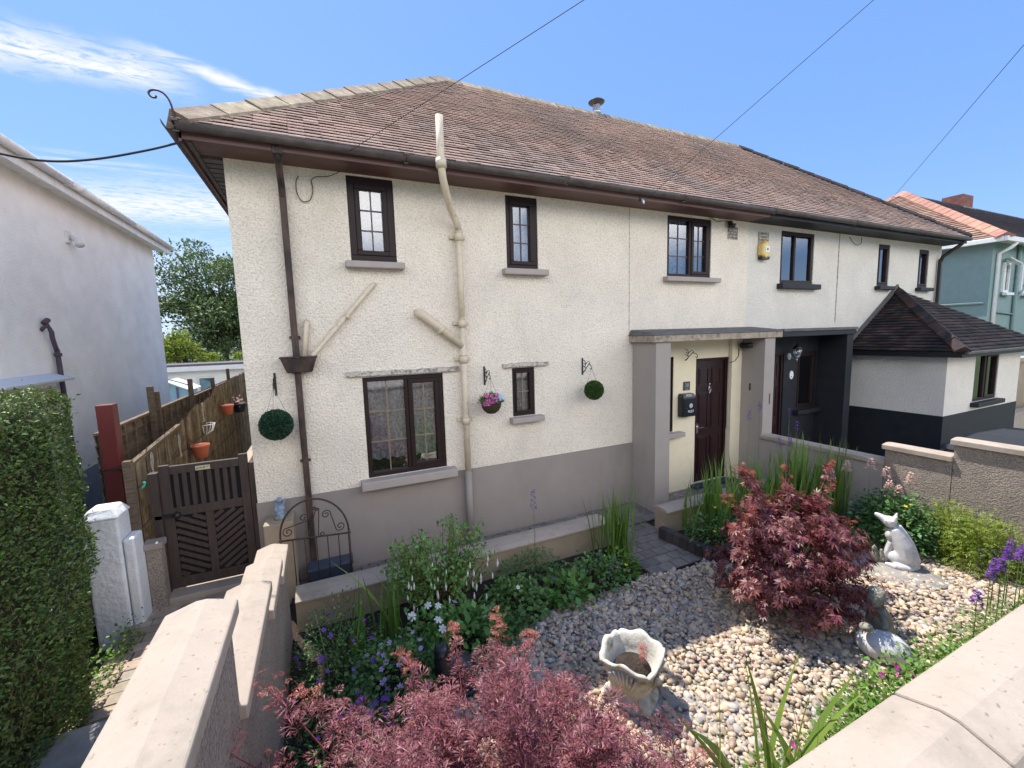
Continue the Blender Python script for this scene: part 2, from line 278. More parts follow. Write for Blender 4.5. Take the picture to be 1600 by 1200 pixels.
class MB:
    def __init__(s): s.v = []; s.f = []; s.sm = []
    def add(s, vs, fs, smooth=False):
        b = len(s.v); s.v += [tuple(v) for v in vs]; s.f += [tuple(i+b for i in f) for f in fs]; s.sm += [smooth]*len(fs); return s
    def box(s, x0, x1, y0, y1, z0, z1):
        return s.add([(x, y, z) for x in (x0, x1) for y in (y0, y1) for z in (z0, z1)],
                     [(0, 1, 3, 2), (4, 6, 7, 5), (0, 4, 5, 1), (2, 3, 7, 6), (0, 2, 6, 4), (1, 5, 7, 3)])
    def obox(s, c, ax, ay, az):     # centre and half-axis vectors
        c, ax, ay, az = map(Vector, (c, ax, ay, az))
        return s.add([c+i*ax+j*ay+k*az for i in (-1, 1) for j in (-1, 1) for k in (-1, 1)],
                     [(0, 1, 3, 2), (4, 6, 7, 5), (0, 4, 5, 1), (2, 3, 7, 6), (0, 2, 6, 4), (1, 5, 7, 3)])
    def bar(s, a, b, w, h, up=(0, 0, 1)):
        a, b = Vector(a), Vector(b); d = (b-a); n = d.normalized(); u = Vector(up)
        sd = n.cross(u)
        if sd.length < 1e-4: sd = n.cross(Vector((0, 1, 0)))
        sd.normalize(); u = sd.cross(n)
        return s.obox((a+b)/2, d/2, sd*w/2, u*h/2)
    def prism(s, poly, axis, a, b):   # poly in the two other axes
        n = len(poly)
        def P(p, t):
            return {'x': (t, p[0], p[1]), 'y': (p[0], t, p[1]), 'z': (p[0], p[1], t)}[axis]
        return s.add([P(p, a) for p in poly]+[P(p, b) for p in poly],
                     [tuple(range(n))[::-1], tuple(range(n, 2*n))]+[(i, (i+1) % n, n+(i+1) % n, n+i) for i in range(n)])
    def tube(s, pts, r, n=8, cap=True, smooth=True):
        pts = [Vector(p) for p in pts]; m = len(pts); rs = r if isinstance(r, (list, tuple)) else [r]*m
        vs = []; prev = None
        for i, p in enumerate(pts):
            d = (pts[min(i+1, m-1)]-pts[max(i-1, 0)])
            if d.length < 1e-9: d = Vector((0, 0, 1))
            d.normalize()
            if prev is None:
                a = d.cross(Vector((0, 0, 1)))
                if a.length < .05: a = d.cross(Vector((0, 1, 0)))
            else: a = prev-d*prev.dot(d)
            a.normalize(); prev = a; b = d.cross(a)
            for k in range(n):
                t = 2*math.pi*k/n; vs.append(p+(a*math.cos(t)+b*math.sin(t))*rs[i])
        fs = [(i*n+k, i*n+(k+1) % n, (i+1)*n+(k+1) % n, (i+1)*n+k) for i in range(m-1) for k in range(n)]
        if cap: fs += [tuple(range(n))[::-1], tuple(range((m-1)*n, m*n))]
        return s.add(vs, fs, smooth)
    def lathe(s, prof, c, n=20, sq=None):  # profile [(r,z)]
        c = Vector(c); vs = [c+Vector((r*math.cos(2*math.pi*k/n), r*math.sin(2*math.pi*k/n), z)) for r, z in prof for k in range(n)]
        m = len(prof)
        return s.add(vs, [(i*n+k, i*n+(k+1) % n, (i+1)*n+(k+1) % n, (i+1)*n+k) for i in range(m-1) for k in range(n)]+[tuple(range(n))[::-1], tuple(range((m-1)*n, m*n))], True)
    def ball(s, c, r, n=12, m=8):
        c = Vector(c); r = Vector(r if hasattr(r, '__len__') else (r, r, r)); vs = []
        for i in range(1, m):
            ph = math.pi*i/m
            for k in range(n):
                t = 2*math.pi*k/n; vs.append(c+Vector((r.x*math.sin(ph)*math.cos(t), r.y*math.sin(ph)*math.sin(t), r.z*math.cos(ph))))
        vs += [c+Vector((0, 0, r.z)), c-Vector((0, 0, r.z))]; T = len(vs)-2
        fs = [(i*n+k, (i+1)*n+k, (i+1)*n+(k+1) % n, i*n+(k+1) % n) for i in range(m-2) for k in range(n)]
        fs += [(T, k, (k+1) % n) for k in range(n)]+[(T+1, (m-2)*n+(k+1) % n, (m-2)*n+k) for k in range(n)]
        return s.add(vs, fs, True)
    def build(s, name, mt, parent=None, origin=None, bevel=0, label=None, cat=None, group=None, kind=None, seg=2):
        org = ORG[parent] if parent is not None else Vector(origin or (0, 0, 0))
        me = bpy.data.meshes.new(name); me.from_pydata([tuple(Vector(v)-org) for v in s.v], [], s.f)
        me.polygons.foreach_set('use_smooth', s.sm); me.update(); me.materials.append(mt)
        o = link(name, me, parent, origin)
        if bevel:
            b = o.modifiers.new('bevel', 'BEVEL'); b.width = bevel; b.segments = seg; b.limit_method = 'ANGLE'
        return props(o, label, cat, group, kind)
def hull_sculpt(name, blobs, mt, parent=None, origin=None, voxel=.01, smooth=4, **kw):
    """union of ellipsoids / tapered tubes fused into one continuous surface"""
    mb = MB()
    for b in blobs:
        if b[0] == 'e': mb.ball(b[1], b[2], 16, 12)
        elif b[0] == 'er':   # rotated ellipsoid: centre, radii, euler
            from mathutils import Euler
            R = Euler(b[3]).to_matrix(); t = MB().ball((0, 0, 0), b[2], 16, 12)
            mb.add([R @ Vector(v)+Vector(b[1]) for v in t.v], t.f, True)
        else: mb.tube(b[1], b[2], 12)
    o = mb.build(name, mt, parent, origin, **kw)
    r = o.modifiers.new('fuse', 'REMESH'); r.mode = 'VOXEL'; r.voxel_size = voxel; r.use_smooth_shade = True
    if smooth: q = o.modifiers.new('smooth', 'SMOOTH'); q.factor = .5; q.iterations = smooth
    return o
rs = np.random.RandomState(7); random.seed(7)
def unit(a): return a/np.maximum(np.linalg.norm(a, axis=-1, keepdims=True), 1e-9)
def frames(D, Nn):
    """leaf axes: along D, normal close to Nn"""
    D = unit(D); S = unit(np.cross(D, Nn)); Nn = np.cross(S, D); return D, S, Nn
# leaf templates: (verts (k,3): x along, y side, z up ; faces quads)
def T_simple(w=.42, fold=.12):
    return np.array([(0, 0, 0), (.45, w/2, fold), (1, 0, -.05), (.45, -w/2, fold), (.5, 0, 0)], float), np.array([(0, 4, 2, 1), (0, 3, 2, 4)])
def T_blade(w=.05, segs=1):
    return np.array([(0, w/2, 0), (0, -w/2, 0), (1, 0, 0), (.5, w*.6, 0)], float), np.array([(0, 1, 2, 3)])
def T_lace(n=7, spread=1.7, w=.05, droop=.3):
    v = []; f = []; g = np.random.RandomState(1)
    for i in range(n):
        a = -spread+2*spread*i/(n-1); Ln = (1-.38*abs(a)/spread)*g.uniform(.85, 1.1); c, s_ = math.cos(a), math.sin(a)
        def q(u, t, dz=0): return (u*c-t*s_, u*s_+t*c, -droop*u*u*Ln+dz)
        b = len(v); v += [q(0, 0), q(.5*Ln, w/2), q(Ln, 0), q(.5*Ln, -w/2)]; f.append((b, b+3, b+2, b+1))
        for sd in (-1, 1):
            u0 = Ln*.52; b = len(v); v += [q(u0-.08, 0), q(u0+.10, sd*(w*.3)), q(u0+.22, sd*.13), q(u0+.04, sd*.05)]; f.append((b, b+1, b+2, b+3))
    return np.array(v), np.array(f)
def T_palm(n=7, spread=2.2, w=.17, droop=.12):
    v = []; f = []
    for i in range(n):
        a = -spread+2*spread*i/(n-1); Ln = 1-.42*abs(a)/spread; c, s_ = math.cos(a), math.sin(a)
        def q(u, t, z): return (u*c-t*s_, u*s_+t*c, z)
        b = len(v); v += [q(0, 0, 0), q(.5*Ln, w/2, -.02), q(Ln, 0, -droop*Ln), q(.5*Ln, -w/2, -.02)]; f.append((b, b+3, b+2, b+1))
    return np.array(v), np.array(f)
def T_compound(n=5):
    v = []; f = []
    for i in range(n):
        u = .25+.75*(i//2)/max(1, (n//2)); sd = (1 if i % 2 else -1) if i < n-1 else 0
        c, s_ = (math.cos(.9*sd), math.sin(.9*sd)); x0 = u*.75
        b = len(v)
        for (p, t, z) in ((0, 0, 0), (.2, .09, .03), (.42, 0, 0), (.2, -.09, .03)): v.append((x0+p*c-t*s_, p*s_+t*c, z))
        f.append((b, b+3, b+2, b+1))
    return np.array(v), np.array(f)
def leaves(name, mt, P, D, Nn, size, tmpl, parent=None, origin=None, jitter=.0):
    P, D, Nn = map(lambda a: np.asarray(a, float), (P, D, Nn)); n = len(P)
    D, S, Nn = frames(D, Nn); tv, tf = tmpl; size = np.broadcast_to(size, (n,))
    V = P[:, None, :]+size[:, None, None]*(tv[None, :, 0:1]*D[:, None]+tv[None, :, 1:2]*S[:, None]+tv[None, :, 2:3]*Nn[:, None])
    if jitter: V = V+rs.normal(0, jitter, V.shape)*size[:, None, None]
    k = len(tv); F = (tf[None]+(np.arange(n)*k)[:, None, None]).reshape(-1, tf.shape[1])
    return mesh_np(name, V.reshape(-1, 3), F, mt, parent, origin)
def rnd_dir(n): return unit(rs.normal(size=(n, 3)))
def blob_pts(n, c, r, shell=.55, top=None):
    """points in the outer part of an ellipsoid, clumped"""
    d = rnd_dir(n); t = shell+(1-shell)*rs.rand(n)**.6
    P = np.array(c)+d*t[:, None]*np.array(r)
    return P, d
def uneven(d, k=5, amp=.18, seed=0):
    g = np.random.RandomState(seed); a = np.ones(len(d))
    for _ in range(k):
        w = unit(g.normal(size=3)); a += amp*np.maximum(0, d@w)**3*(g.rand()*2-.7)
    return a
def sheet(name, poly, z, mt, label=None, kind='structure', cat=None):
    me = bpy.data.meshes.new(name); me.from_pydata([(x, y, z) for x, y in poly], [], [tuple(range(len(poly)))]); me.materials.append(mt)
    o = link(name, me, None); return props(o, label, cat, None, kind)
def text(name, s, size, mt, parent, loc, rot=(math.pi/2, 0, 0), ext=.001, align='CENTER', sx=1):
    cu = bpy.data.curves.new(name, 'FONT'); cu.body = s; cu.size = size; cu.extrude = ext; cu.align_x = align; cu.align_y = 'CENTER'
    t = bpy.data.objects.new(name, cu); COL.objects.link(t)
    dg = bpy.context.evaluated_depsgraph_get(); me = bpy.data.meshes.new_from_object(t.evaluated_get(dg)); COL.objects.unlink(t); bpy.data.objects.remove(t)
    me.materials.clear(); me.materials.append(mt)
    from mathutils import Euler
    R = Euler(rot).to_matrix().to_4x4(); R.translation = Vector(loc)-ORG[parent]
    me.transform(R @ Matrix.Diagonal((sx, 1, 1, 1))); return link(name, me, parent)
def wall_holes(x0, x1, z0, z1, holes, y, depth, inner=True):
    """facade facing -Y at plane y with rectangular openings, reveals `depth` deep"""
    xs = sorted({x0, x1, *[h[0] for h in holes], *[h[1] for h in holes]}); zs = sorted({z0, z1, *[h[2] for h in holes], *[h[3] for h in holes]})
    mb = MB()
    for a, b in zip(xs, xs[1:]):
        for c, d in zip(zs, zs[1:]):
            mx, mz = (a+b)/2, (c+d)/2
            if any(h[0] < mx < h[1] and h[2] < mz < h[3] for h in holes): continue
            mb.add([(a, y, c), (b, y, c), (b, y, d), (a, y, d)], [(0, 1, 2, 3)])
    for hx0, hx1, hz0, hz1 in holes:
        mb.add([(hx0, y, hz0), (hx1, y, hz0), (hx1, y, hz1), (hx0, y, hz1), (hx0, y+depth, hz0), (hx1, y+depth, hz0), (hx1, y+depth, hz1), (hx0, y+depth, hz1)],
               ([] if hz0 <= z0+1e-4 else [(0, 4, 5, 1)])+[(1, 5, 6, 2), (2, 6, 7, 3), (3, 7, 4, 0)])
    return mb
def tile_slope(ax0, ax1, bx0, bx1, P0, U, V, L, gauge=.104, tw=.165, th=.021, jit=.002, skip=None):
    """plain tiles on a slope. U: unit along eave, V: unit up slope, x range along U goes from [ax0,ax1] at eave to [bx0,bx1] at top; returns V,F arrays"""
    P0, U, V_ = map(np.array, (P0, U, V)); Nn = np.cross(U, V_); vs = []
    rows = int(L/gauge); g = np.random.RandomState(3)
    for r in range(rows):
        s = r*gauge; t = s/L; x0 = ax0+(bx0-ax0)*t; x1 = ax1+(bx1-ax1)*t
        t2 = min(1, (s+gauge)/L); y0 = ax0+(bx0-ax0)*t2; y1 = ax1+(bx1-ax1)*t2
        e = np.arange(x0+(r % 2)*tw/2-tw, x1+tw, tw)
        a = np.clip(e[:-1]+.001, x0, x1); b = np.clip(e[1:]-.001, x0, x1); keep = b-a > .01; a, b = a[keep], b[keep]
        n = len(a); a2 = np.clip(a, y0, y1); b2 = np.clip(b, y0, y1)
        h = th+g.normal(0, jit, n).clip(-.006, .010); ds = g.normal(0, .004, n)-.0
        def pt(x, s_, h_): return P0+x[:, None]*U+np.broadcast_to(s_, (n,))[:, None]*V_+np.broadcast_to(h_, (n,))[:, None]*Nn
        vs.append(np.stack([pt(a, s-.012+ds, h+.006), pt(b, s-.012+ds, h+.006), pt(b2, s+gauge, .002), pt(a2, s+gauge, .002), pt(a, s-.012+ds, h-.006), pt(b, s-.012+ds, h-.006), pt(b2, s+gauge*.8, .0), pt(a2, s+gauge*.8, .0)], 1))
    A = np.concatenate(vs); n = len(A); F = np.array([(0, 1, 2, 3), (4, 5, 1, 0), (4, 7, 6, 5)])
    Fa = (F[None]+(np.arange(n)*8)[:, None, None]).reshape(-1, 4)
    return A.reshape(-1, 3), Fa
# ------------------------------------------------------------------ the pair of houses
def window(parent, x0, x1, z0, z1, lights, y=0.0, fw=.07, curtain='lace', glassm='glass', barm='bar', frame='brown', sill=None, top=None, cz=0.0, scallop=False):
    """lights: (fraction start, fraction end, sash?, cols, rows)"""
    fm = M[frame]; f = MB(); d0, d1 = y+.015, y+.085
    f.box(x0, x1, d0, d1, z1-fw, z1).box(x0, x1, d0, d1, z0, z0+fw).box(x0, x0+fw, d0, d1, z0+fw, z1-fw).box(x1-fw, x1, d0, d1, z0+fw, z1-fw)
    ix0, ix1, iz0, iz1 = x0+fw, x1-fw, z0+fw, z1-fw; W_ = ix1-ix0
    for a, b in zip(lights, lights[1:]):
        xm = ix0+W_*(a[1]+b[0])/2; hw = max(.012, W_*(b[0]-a[1])/2); f.box(xm-hw, xm+hw, d0+.003, d1, iz0, iz1)
    w = f.build('window', fm, parent, bevel=.006)
    for a, b, sash, cols, rows in lights:
        a0, a1, b0, b1 = ix0+W_*a, ix0+W_*b, iz0, iz1
        if sash:
            s = sash; q = MB(); e0, e1 = y+.004, y+.075
            q.box(a0, a1, e0, e1, b1-s, b1).box(a0, a1, e0, e1, b0, b0+s).box(a0, a0+s, e0, e1, b0+s, b1-s).box(a1-s, a1, e0, e1, b0+s, b1-s)
            q.build('sash', fm, w, bevel=.008); a0 += s; a1 -= s; b0 += s; b1 -= s
        MB().add([(a0, y+.055, b0), (a1, y+.055, b0), (a1, y+.055, b1), (a0, y+.055, b1)], [(0, 1, 2, 3)]).build('pane', M[glassm], w)
        if cols*rows > 1:
            g = MB()
            for i in range(1, cols): xx = a0+(a1-a0)*i/cols; g.box(xx-.008, xx+.008, y+.044, y+.054, b0, b1)
            for i in range(1, rows):
                zz = b0+(b1-b0)*i/rows; g.box(a0, a1, y+.046, y+.0535, zz-.008, zz+.008)
            g.build('glazing_bar', M[barm], w)
    if curtain:
        n = 40; g = MB(); zt, zb = z1-.02, z0+fw+.02+cz
        vs = []
        for i in range(n+1):
            xx = x0+.03+(x1-x0-.06)*i/n; yy = y+.15+.018*math.sin(i*1.7)+.01*math.sin(i*.6); zz = zb+(.03*abs(math.sin(i*.62)) if scallop else 0)
            vs += [(xx, yy, zz), (xx, yy+.004, zt)]
        g.add(vs, [(2*i, 2*i+2, 2*i+3, 2*i+1) for i in range(n)], True).build('net_curtain', M[curtain], w)
    MB().box(x0+.005, x1-.005, y+.45, y+.46, z0+.005, z1-.005).add([(x0+.003, y+.09, z0), (x0+.003, y+.45, z0), (x0+.003, y+.45, z1), (x0+.003, y+.09, z1), (x1-.003, y+.09, z0), (x1-.003, y+.45, z0), (x1-.003, y+.45, z1), (x1-.003, y+.09, z1)],
        [(0, 1, 2, 3), (7, 6, 5, 4), (0, 4, 5, 1), (3, 2, 6, 7)]).build('dark_interior', M['dark'], w)
    if sill: MB().box(sill[0], sill[1], y-sill[4] if len(sill) > 4 else y-.10, y+.015, sill[2], sill[3]).build('sill', M[sill[5] if len(sill) > 5 else 'sill'], w, bevel=.01)
    return w
EZ = 5.10; PX = 7.62; XL, XR = -1.12, 15.22; YE = -.47; RY = 3.3; RZ = 8.17
H1 = thing('semi_detached_house', 'cream roughcast house half with taupe base, cream porch recess and brown windows, nearest the camera', 'house', (3.4, 3.3, 0))
H2 = thing('semi_detached_house', 'right-hand cream house half with black porch and dark hipped side extension', 'house', (11.3, 3.3, 0))
ups = [(.445, 1.0, 3.93, 4.955), (2.55, 3.06, 3.92, 4.945), (5.58, 6.63, 3.90, 4.935)]
h1 = ups+[(.475, 1.53, 1.15, 2.48), (2.58, 2.955, 1.75, 2.48), (5.46, 5.75, 1.14, 2.5), (6.30, 7.16, .06, 2.44)]
WB = 1.06
wall_holes(-.8, PX, WB-.03, 5.0, [(a, b, max(c, WB-.03), d) for a, b, c, d in h1], 0, .3).add(
    [(-.8, 0, -.3), (-.8, 6.6, -.3), (-.8, 6.6, 5), (-.8, 0, 5), (PX, 6.6, -.3), (PX, 6.6, 5)], [(0, 3, 2, 1), (1, 2, 5, 4)]).build('wall', M['render'], H1)
pb = MB()     # painted plinth, 12 mm proud
pb.box(-.812, 4.83, -.012, .04, -.3, WB)
pb.build('plinth', M['plinth'], H1)
wall_holes(4.83, 7.62, -.3, 2.79, [(5.46, 5.75, 1.14, 2.5), (6.30, 7.16, .06, 2.44)], -.016, .1).build('porch_wall', M['smoothcream'], H1)
# settlement joint in the render
MB().box(4.755, 4.767, -.004, .01, 2.95, 4.98).build('render_joint', M['ledge'], H1)
window(H1, *ups[0], [(0, 1, .06, 2, 3)], fw=.085, curtain='lace', glassm='glassup', sill=(.37, 1.08, 3.845, 3.925, .12))
window(H1, *ups[1], [(0, 1, .055, 2, 3)], fw=.065, glassm='glassup', sill=(2.47, 3.18, 3.83, 3.915, .12))
window(H1, *ups[2], [(0, .50, 0, 2, 3), (.56, 1, .055, 2, 3)], fw=.06, glassm='glassup', sill=(5.49, 6.78, 3.815, 3.895, .12))
window(H1, *h1[3], [(0, .50, 0, 2, 3), (.55, 1, .06, 2, 3)], fw=.06, curtain='lacelow', barm='gold', cz=.10, scallop=True, sill=(.37, 1.64, 1.03, 1.145, .16))
window(H1, *h1[4], [(0, 1, .03, 2, 2)], fw=.05, curtain='lacelow', barm='gold', sill=(2.52, 3.06, 1.66, 1.745, .12))
window(H1, *h1[5], [(0, 1, .0, 1, 1)], y=.0, fw=.05, curtain=None, sill=(5.40, 5.93, 1.05, 1.135, .15))
def ledge(x0, x1, z, h, seed):
    g = np.random.RandomState(seed); n = int((x1-x0)/.05); m_ = MB(); vs = []
    for i in range(n+1):
        xx = x0+(x1-x0)*i/n; a = g.normal(0, .006); d = .055+g.normal(0, .006); e = min(1, min(i, n-i)/1.5+.5)
        vs += [(xx, .02, z), (xx, -d*e, z+a*.5), (xx, -d*e*.8, z+h+a), (xx, .02, z+h*1.25+a)]
    m_.add(vs, [(4*i+j, 4*i+4+j, 4*i+4+(j+1) % 4, 4*i+(j+1) % 4) for i in range(n) for j in range(4)]+[(3, 2, 1, 0), tuple(4*n+j for j in range(4))], False)
    return m_
ledge(.28, 1.76, 2.50, .05, 1).build('window_ledge', M['ledge'], H1)
ledge(2.43, 3.19, 2.50, .05, 2).build('window_ledge', M['ledge'], H1)
# door
def door(parent, x0, x1, z0, z1, y, fm, dm):
    f = MB().box(x0, x0+.05, y+.015, y+.09, z0, z1).box(x1-.05, x1, y+.015, y+.09, z0, z1).box(x0+.05, x1-.05, y+.015, y+.09, z1-.05, z1).build('door_frame', fm, parent, bevel=.004)
    a, b = x0+.05, x1-.05; d = MB().box(a, b, y+.05, y+.09, z0, z1-.05); w = b-a; h = z1-.05-z0
    for u0, u1, v0, v1 in ((.12, .45, .08, .38), (.55, .88, .08, .38), (.12, .45, .44, .74), (.55, .88, .44, .74), (.12, .45, .80, .94), (.55, .88, .80, .94)):
        X0, X1, Z0, Z1 = a+u0*w, a+u1*w, z0+v0*h, z0+v1*h
        for q in ((X0, X1, Z0, Z0+.02), (X0, X1, Z1-.02, Z1), (X0, X0+.02, Z0+.02, Z1-.02), (X1-.02, X1, Z0+.02, Z1-.02)): d.box(q[0], q[1], y+.038, y+.05, q[2], q[3])
        d.box(X0+.035, X1-.035, y+.043, y+.05, Z0+.035, Z1-.035)
    d = d.build('door', dm, parent, bevel=.004)
    return d
D1 = door(H1, 6.30, 7.16, .06, 2.44, -.005, M['brown'], M['doorred'])
k = MB().tube([(6.70, .03, 1.93), (6.70, .02, 1.80)], .008, 8).ball((6.70, .02, 1.94), .018)
for i in range(12):
    t = i/12*2*math.pi; t2 = (i+1)/12*2*math.pi; k.tube([(6.70+.03*math.sin(t), .012, 1.84+.045*math.cos(t)), (6.70+.03*math.sin(t2), .012, 1.84+.045*math.cos(t2))], .006, 6, False)
k.ball((6.70, .015, 1.775), .014); k.build('door_knocker', M['chrome'], D1)
MB().box(6.41, 6.43, -.01, .034, 1.12, 1.14).box(6.41, 6.52, -.022, -.010, 1.12, 1.14).box(6.395, 6.445, .034, .045, 1.02, 1.2).build('door_handle', M['chrome'], D1)
MB().box(6.2, 7.26, -.17, -.02, .0, .065).build('door_step', M['slate'], H1, bevel=.01)
# porch pillars and canopy
MB().box(4.83, 5.14, -.56, -.012, -.1, 2.79).build('porch_pillar', M['pillar'], H1, bevel=.008)
MB().box(7.42, 7.70, -.56, -.02, -.1, 2.79).build('porch_pillar', M['pillar'], H1, bevel=.008)
MB().box(7.15, 7.42, -.10, -.02, -.05, 2.79).build('door_reveal_pier', M['smoothcream'], H1, bevel=.008)
MB().box(4.76, 7.84, -.60, .02, 2.79, 2.90).build('porch_canopy', M['canopy'], H1, bevel=.008)
MB().add([(4.74, -.62, 2.90), (7.86, -.62, 2.90), (7.86, .01, 2.90), (4.74, .01, 2.90), (4.80, -.57, 2.935), (7.82, -.57, 2.935), (7.82, .01, 3.0), (4.80, .01, 3.0)],
         [(0, 1, 5, 4), (1, 2, 6, 5), (3, 0, 4, 7), (4, 5, 6, 7), (0, 3, 2, 1)]).build('canopy_felt', M['lead'], H1, bevel=.01, label='grey weathered felt top of the porch canopy')
MB().box(7.58, 7.60, -.566, -.56, 1.55, 1.75).box(7.4, 7.42, -.3, -.28, 1.8, 1.93).build('pillar_hook', M['iron'], H1)
# soffit, fascia, gutter
def eaves(parent, x0, x1, fm, left=False):
    MB().box(x0, x1, -.40, .02 if not left else 0, 4.975, 4.99).build('soffit', fm, parent)
    MB().box(x0, x1, -.425, -.40, 4.955, 5.10).build('fascia', fm, parent, bevel=.004)
    g = MB(); n = int((x1-x0)/2.0)
    for i in range(n):
        a = x0+(x1-x0)*i/n; b = x0+(x1-x0)*(i+1)/n; dz = random.uniform(-.008, .008); pr = []
        for j in range(7):
            t = math.pi+math.pi*j/6; pr.append((-.478+.056*math.cos(t), 5.085+dz+.075*math.sin(t)))
        pr += [(-.425, 5.10+dz), (-.428, 5.085+dz)][:1]; pi = [(-.478+(y+.478)*.9, 5.088+dz+(z-5.085-dz)*.9) for y, z in pr]
        vs = [(xx, y, z) for xx in (a+.003, b-.003) for (y, z) in pr]; m_ = len(pr)
        g.add(vs, [(j, j+1, m_+j+1, m_+j) for j in range(m_-1)], True)
        g.box(a-.03, a+.03, -.54, -.42, 5.075+dz, 5.098+dz)
        g.box(a-.025, a+.025, -.485, -.47, 5.0+dz, 5.01+dz)
    o = g.build('gutter', M['gutter'], parent); o.modifiers.new('thick', 'SOLIDIFY').thickness = .006
eaves(H1, XL+.03, PX, M['brownwood']); eaves(H2, PX+.01, XR-.02, M['black'])
# left-hand eaves run back along the gable side
MB().box(XL+.05, -.80, .0, 6.9, 4.975, 4.99).build('side_soffit', M['brownwood'], H1)
fb = MB().box(XL+.03, XL+.055, -.425, 7.0, 4.93, 5.10); fb.build('side_fascia', M['brownwood'], H1)
sb = MB()
for i in range(40): sb.box(-1.0, -.81, .05+i*.15, .17+i*.15, 4.962, 4.975)
sb.box(-1.045, -1.005, -.38, 6.8, 4.955, 4.975)
sb.build('soffit_slats', M['gutter'], H1)
g = MB(); pr = [(-1.143+.056*math.cos(math.pi+math.pi*j/6), 5.085+.075*math.sin(math.pi+math.pi*j/6)) for j in range(7)]
g.add([(x, yy, z) for yy in (-.50, 7.0) for x, z in pr], [(j, j+1, 8+j, 7+j) for j in range(6)], True)
g.build('side_gutter', M['gutter'], H1).modifiers.new('thick', 'SOLIDIFY').thickness = .006
# roof
hx = XL+(RY-YE); hx2 = XR-(RY-YE); Ls = math.hypot(RY-YE, RZ-EZ)
U = (1, 0, 0); V = ((0), (RY-YE)/Ls, (RZ-EZ)/Ls); P0 = (0, YE, EZ)
def splitroof(house, a0, a1, b0, b1, mt):
    v, f = tile_slope(a0, a1, b0, b1, P0, U, V, Ls); o = mesh_np('roof', v, f, mt, house); return o
R1 = splitroof(H1, XL, PX, hx, PX, M['tile']); R2 = splitroof(H2, PX, XR, PX, hx2, M['tile'])
by = 2*RY-YE
MB().add([(XL, YE, EZ-.02), (PX, YE, EZ-.02), (PX, RY, RZ-.02), (hx, RY, RZ-.02), (XL, by, EZ-.02), (PX, by, EZ-.02)],
         [(0, 1, 2, 3), (4, 0, 3), (5, 4, 3, 2)]).build('roof_deck', M['tile'], R1)
MB().add([(XR, YE, EZ-.02), (PX, YE, EZ-.02), (PX, RY, RZ-.02), (hx2, RY, RZ-.02), (XR, by, EZ-.02), (PX, by, EZ-.02)],
         [(1, 0, 3, 2), (0, 4, 3), (4, 5, 2, 3)]).build('roof_deck', M['tile'], R2)
def ridge_run(parent, a, b, na, nb, mt, w=.17, seg=.42, name='ridge_tile'):
    """angled ridge tiles from a to b; na, nb: directions down the two slopes"""
    a, b = Vector(a), Vector(b); d = b-a; L_ = d.length; d.normalize(); n = int(L_/seg); m_ = MB(); up = (-(Vector(na)+Vector(nb))).normalized()
    for i in range(n):
        s = a+d*(i*L_/n+.006); e = a+d*((i+1)*L_/n-.004); hgt = .04+random.uniform(-.006, .006); hgt2 = hgt+.012
        q = []
        for p, h_ in ((s, hgt2), (e, hgt)):
            q += [p+Vector(na)*w+up*h_, p+up*(h_+.035), p+Vector(nb)*w+up*h_, p+Vector(na)*w+up*(h_-.035), p+Vector(nb)*w+up*(h_-.035)]
        m_.add(q, [(0, 1, 6, 5), (1, 2, 7, 6), (3, 0, 5, 8), (2, 4, 9, 7), (0, 3, 4, 2, 1), (5, 6, 7, 9, 8)], False)
    return m_.build(name, mt, parent, bevel=.004)
sv = Vector(V); sl = Vector(((RY-YE)/Ls, 0, (RZ-EZ)/Ls))
hd = Vector((1, 1, (RZ-EZ)/(RY-YE))).normalized()
def perp(dirn, nrm): return dirn.cross(nrm).normalized()
nF = Vector((0, -(RZ-EZ), RY-YE)).normalized(); nLf = Vector((-(RZ-EZ), 0, RY-YE)).normalized(); nRt = Vector((RZ-EZ, 0, RY-YE)).normalized(); nB = Vector((0, RZ-EZ, RY-YE)).normalized()
ridge_run(R1, (XL+.02, YE+.02, EZ+.02), (hx, RY, RZ+.02), perp(hd, nF), -perp(hd, nLf), M['ridge'], .19, .45, 'hip_tile')
ridge_run(R1, (hx, RY, RZ+.01), (PX, RY, RZ+.01), -sv, Vector((0, V[1], -V[2])), M['ridge'], .16, .42)
ridge_run(R2, (PX, RY, RZ+.01), (hx2, RY, RZ+.01), -sv, Vector((0, V[1], -V[2])), M['ridge'], .16, .42)
hd2 = Vector((-1, 1, (RZ-EZ)/(RY-YE))).normalized()
ridge_run(R2, (XR, YE, EZ+.01), (hx2, RY, RZ+.01), -perp(hd2, nF), perp(hd2, nRt), M['tiledark'], .12, .42, 'hip_tile')
# hip iron scroll
pts = [(-1.09, -.5, 5.08), (-1.10, -.5, 5.2), (-1.12, -.5, 5.32), (-1.16, -.5, 5.40), (-1.21, -.5, 5.43), (-1.26, -.5, 5.42), (-1.285, -.5, 5.38), (-1.27, -.5, 5.34), (-1.235, -.5, 5.335), (-1.225, -.5, 5.36)]
MB().tube(cat([(x*.93-.07, y, 5.08+(z-5.08)*.72) for x, y, z in pts]), .009, 6).build('hip_iron', M['iron'], H1)
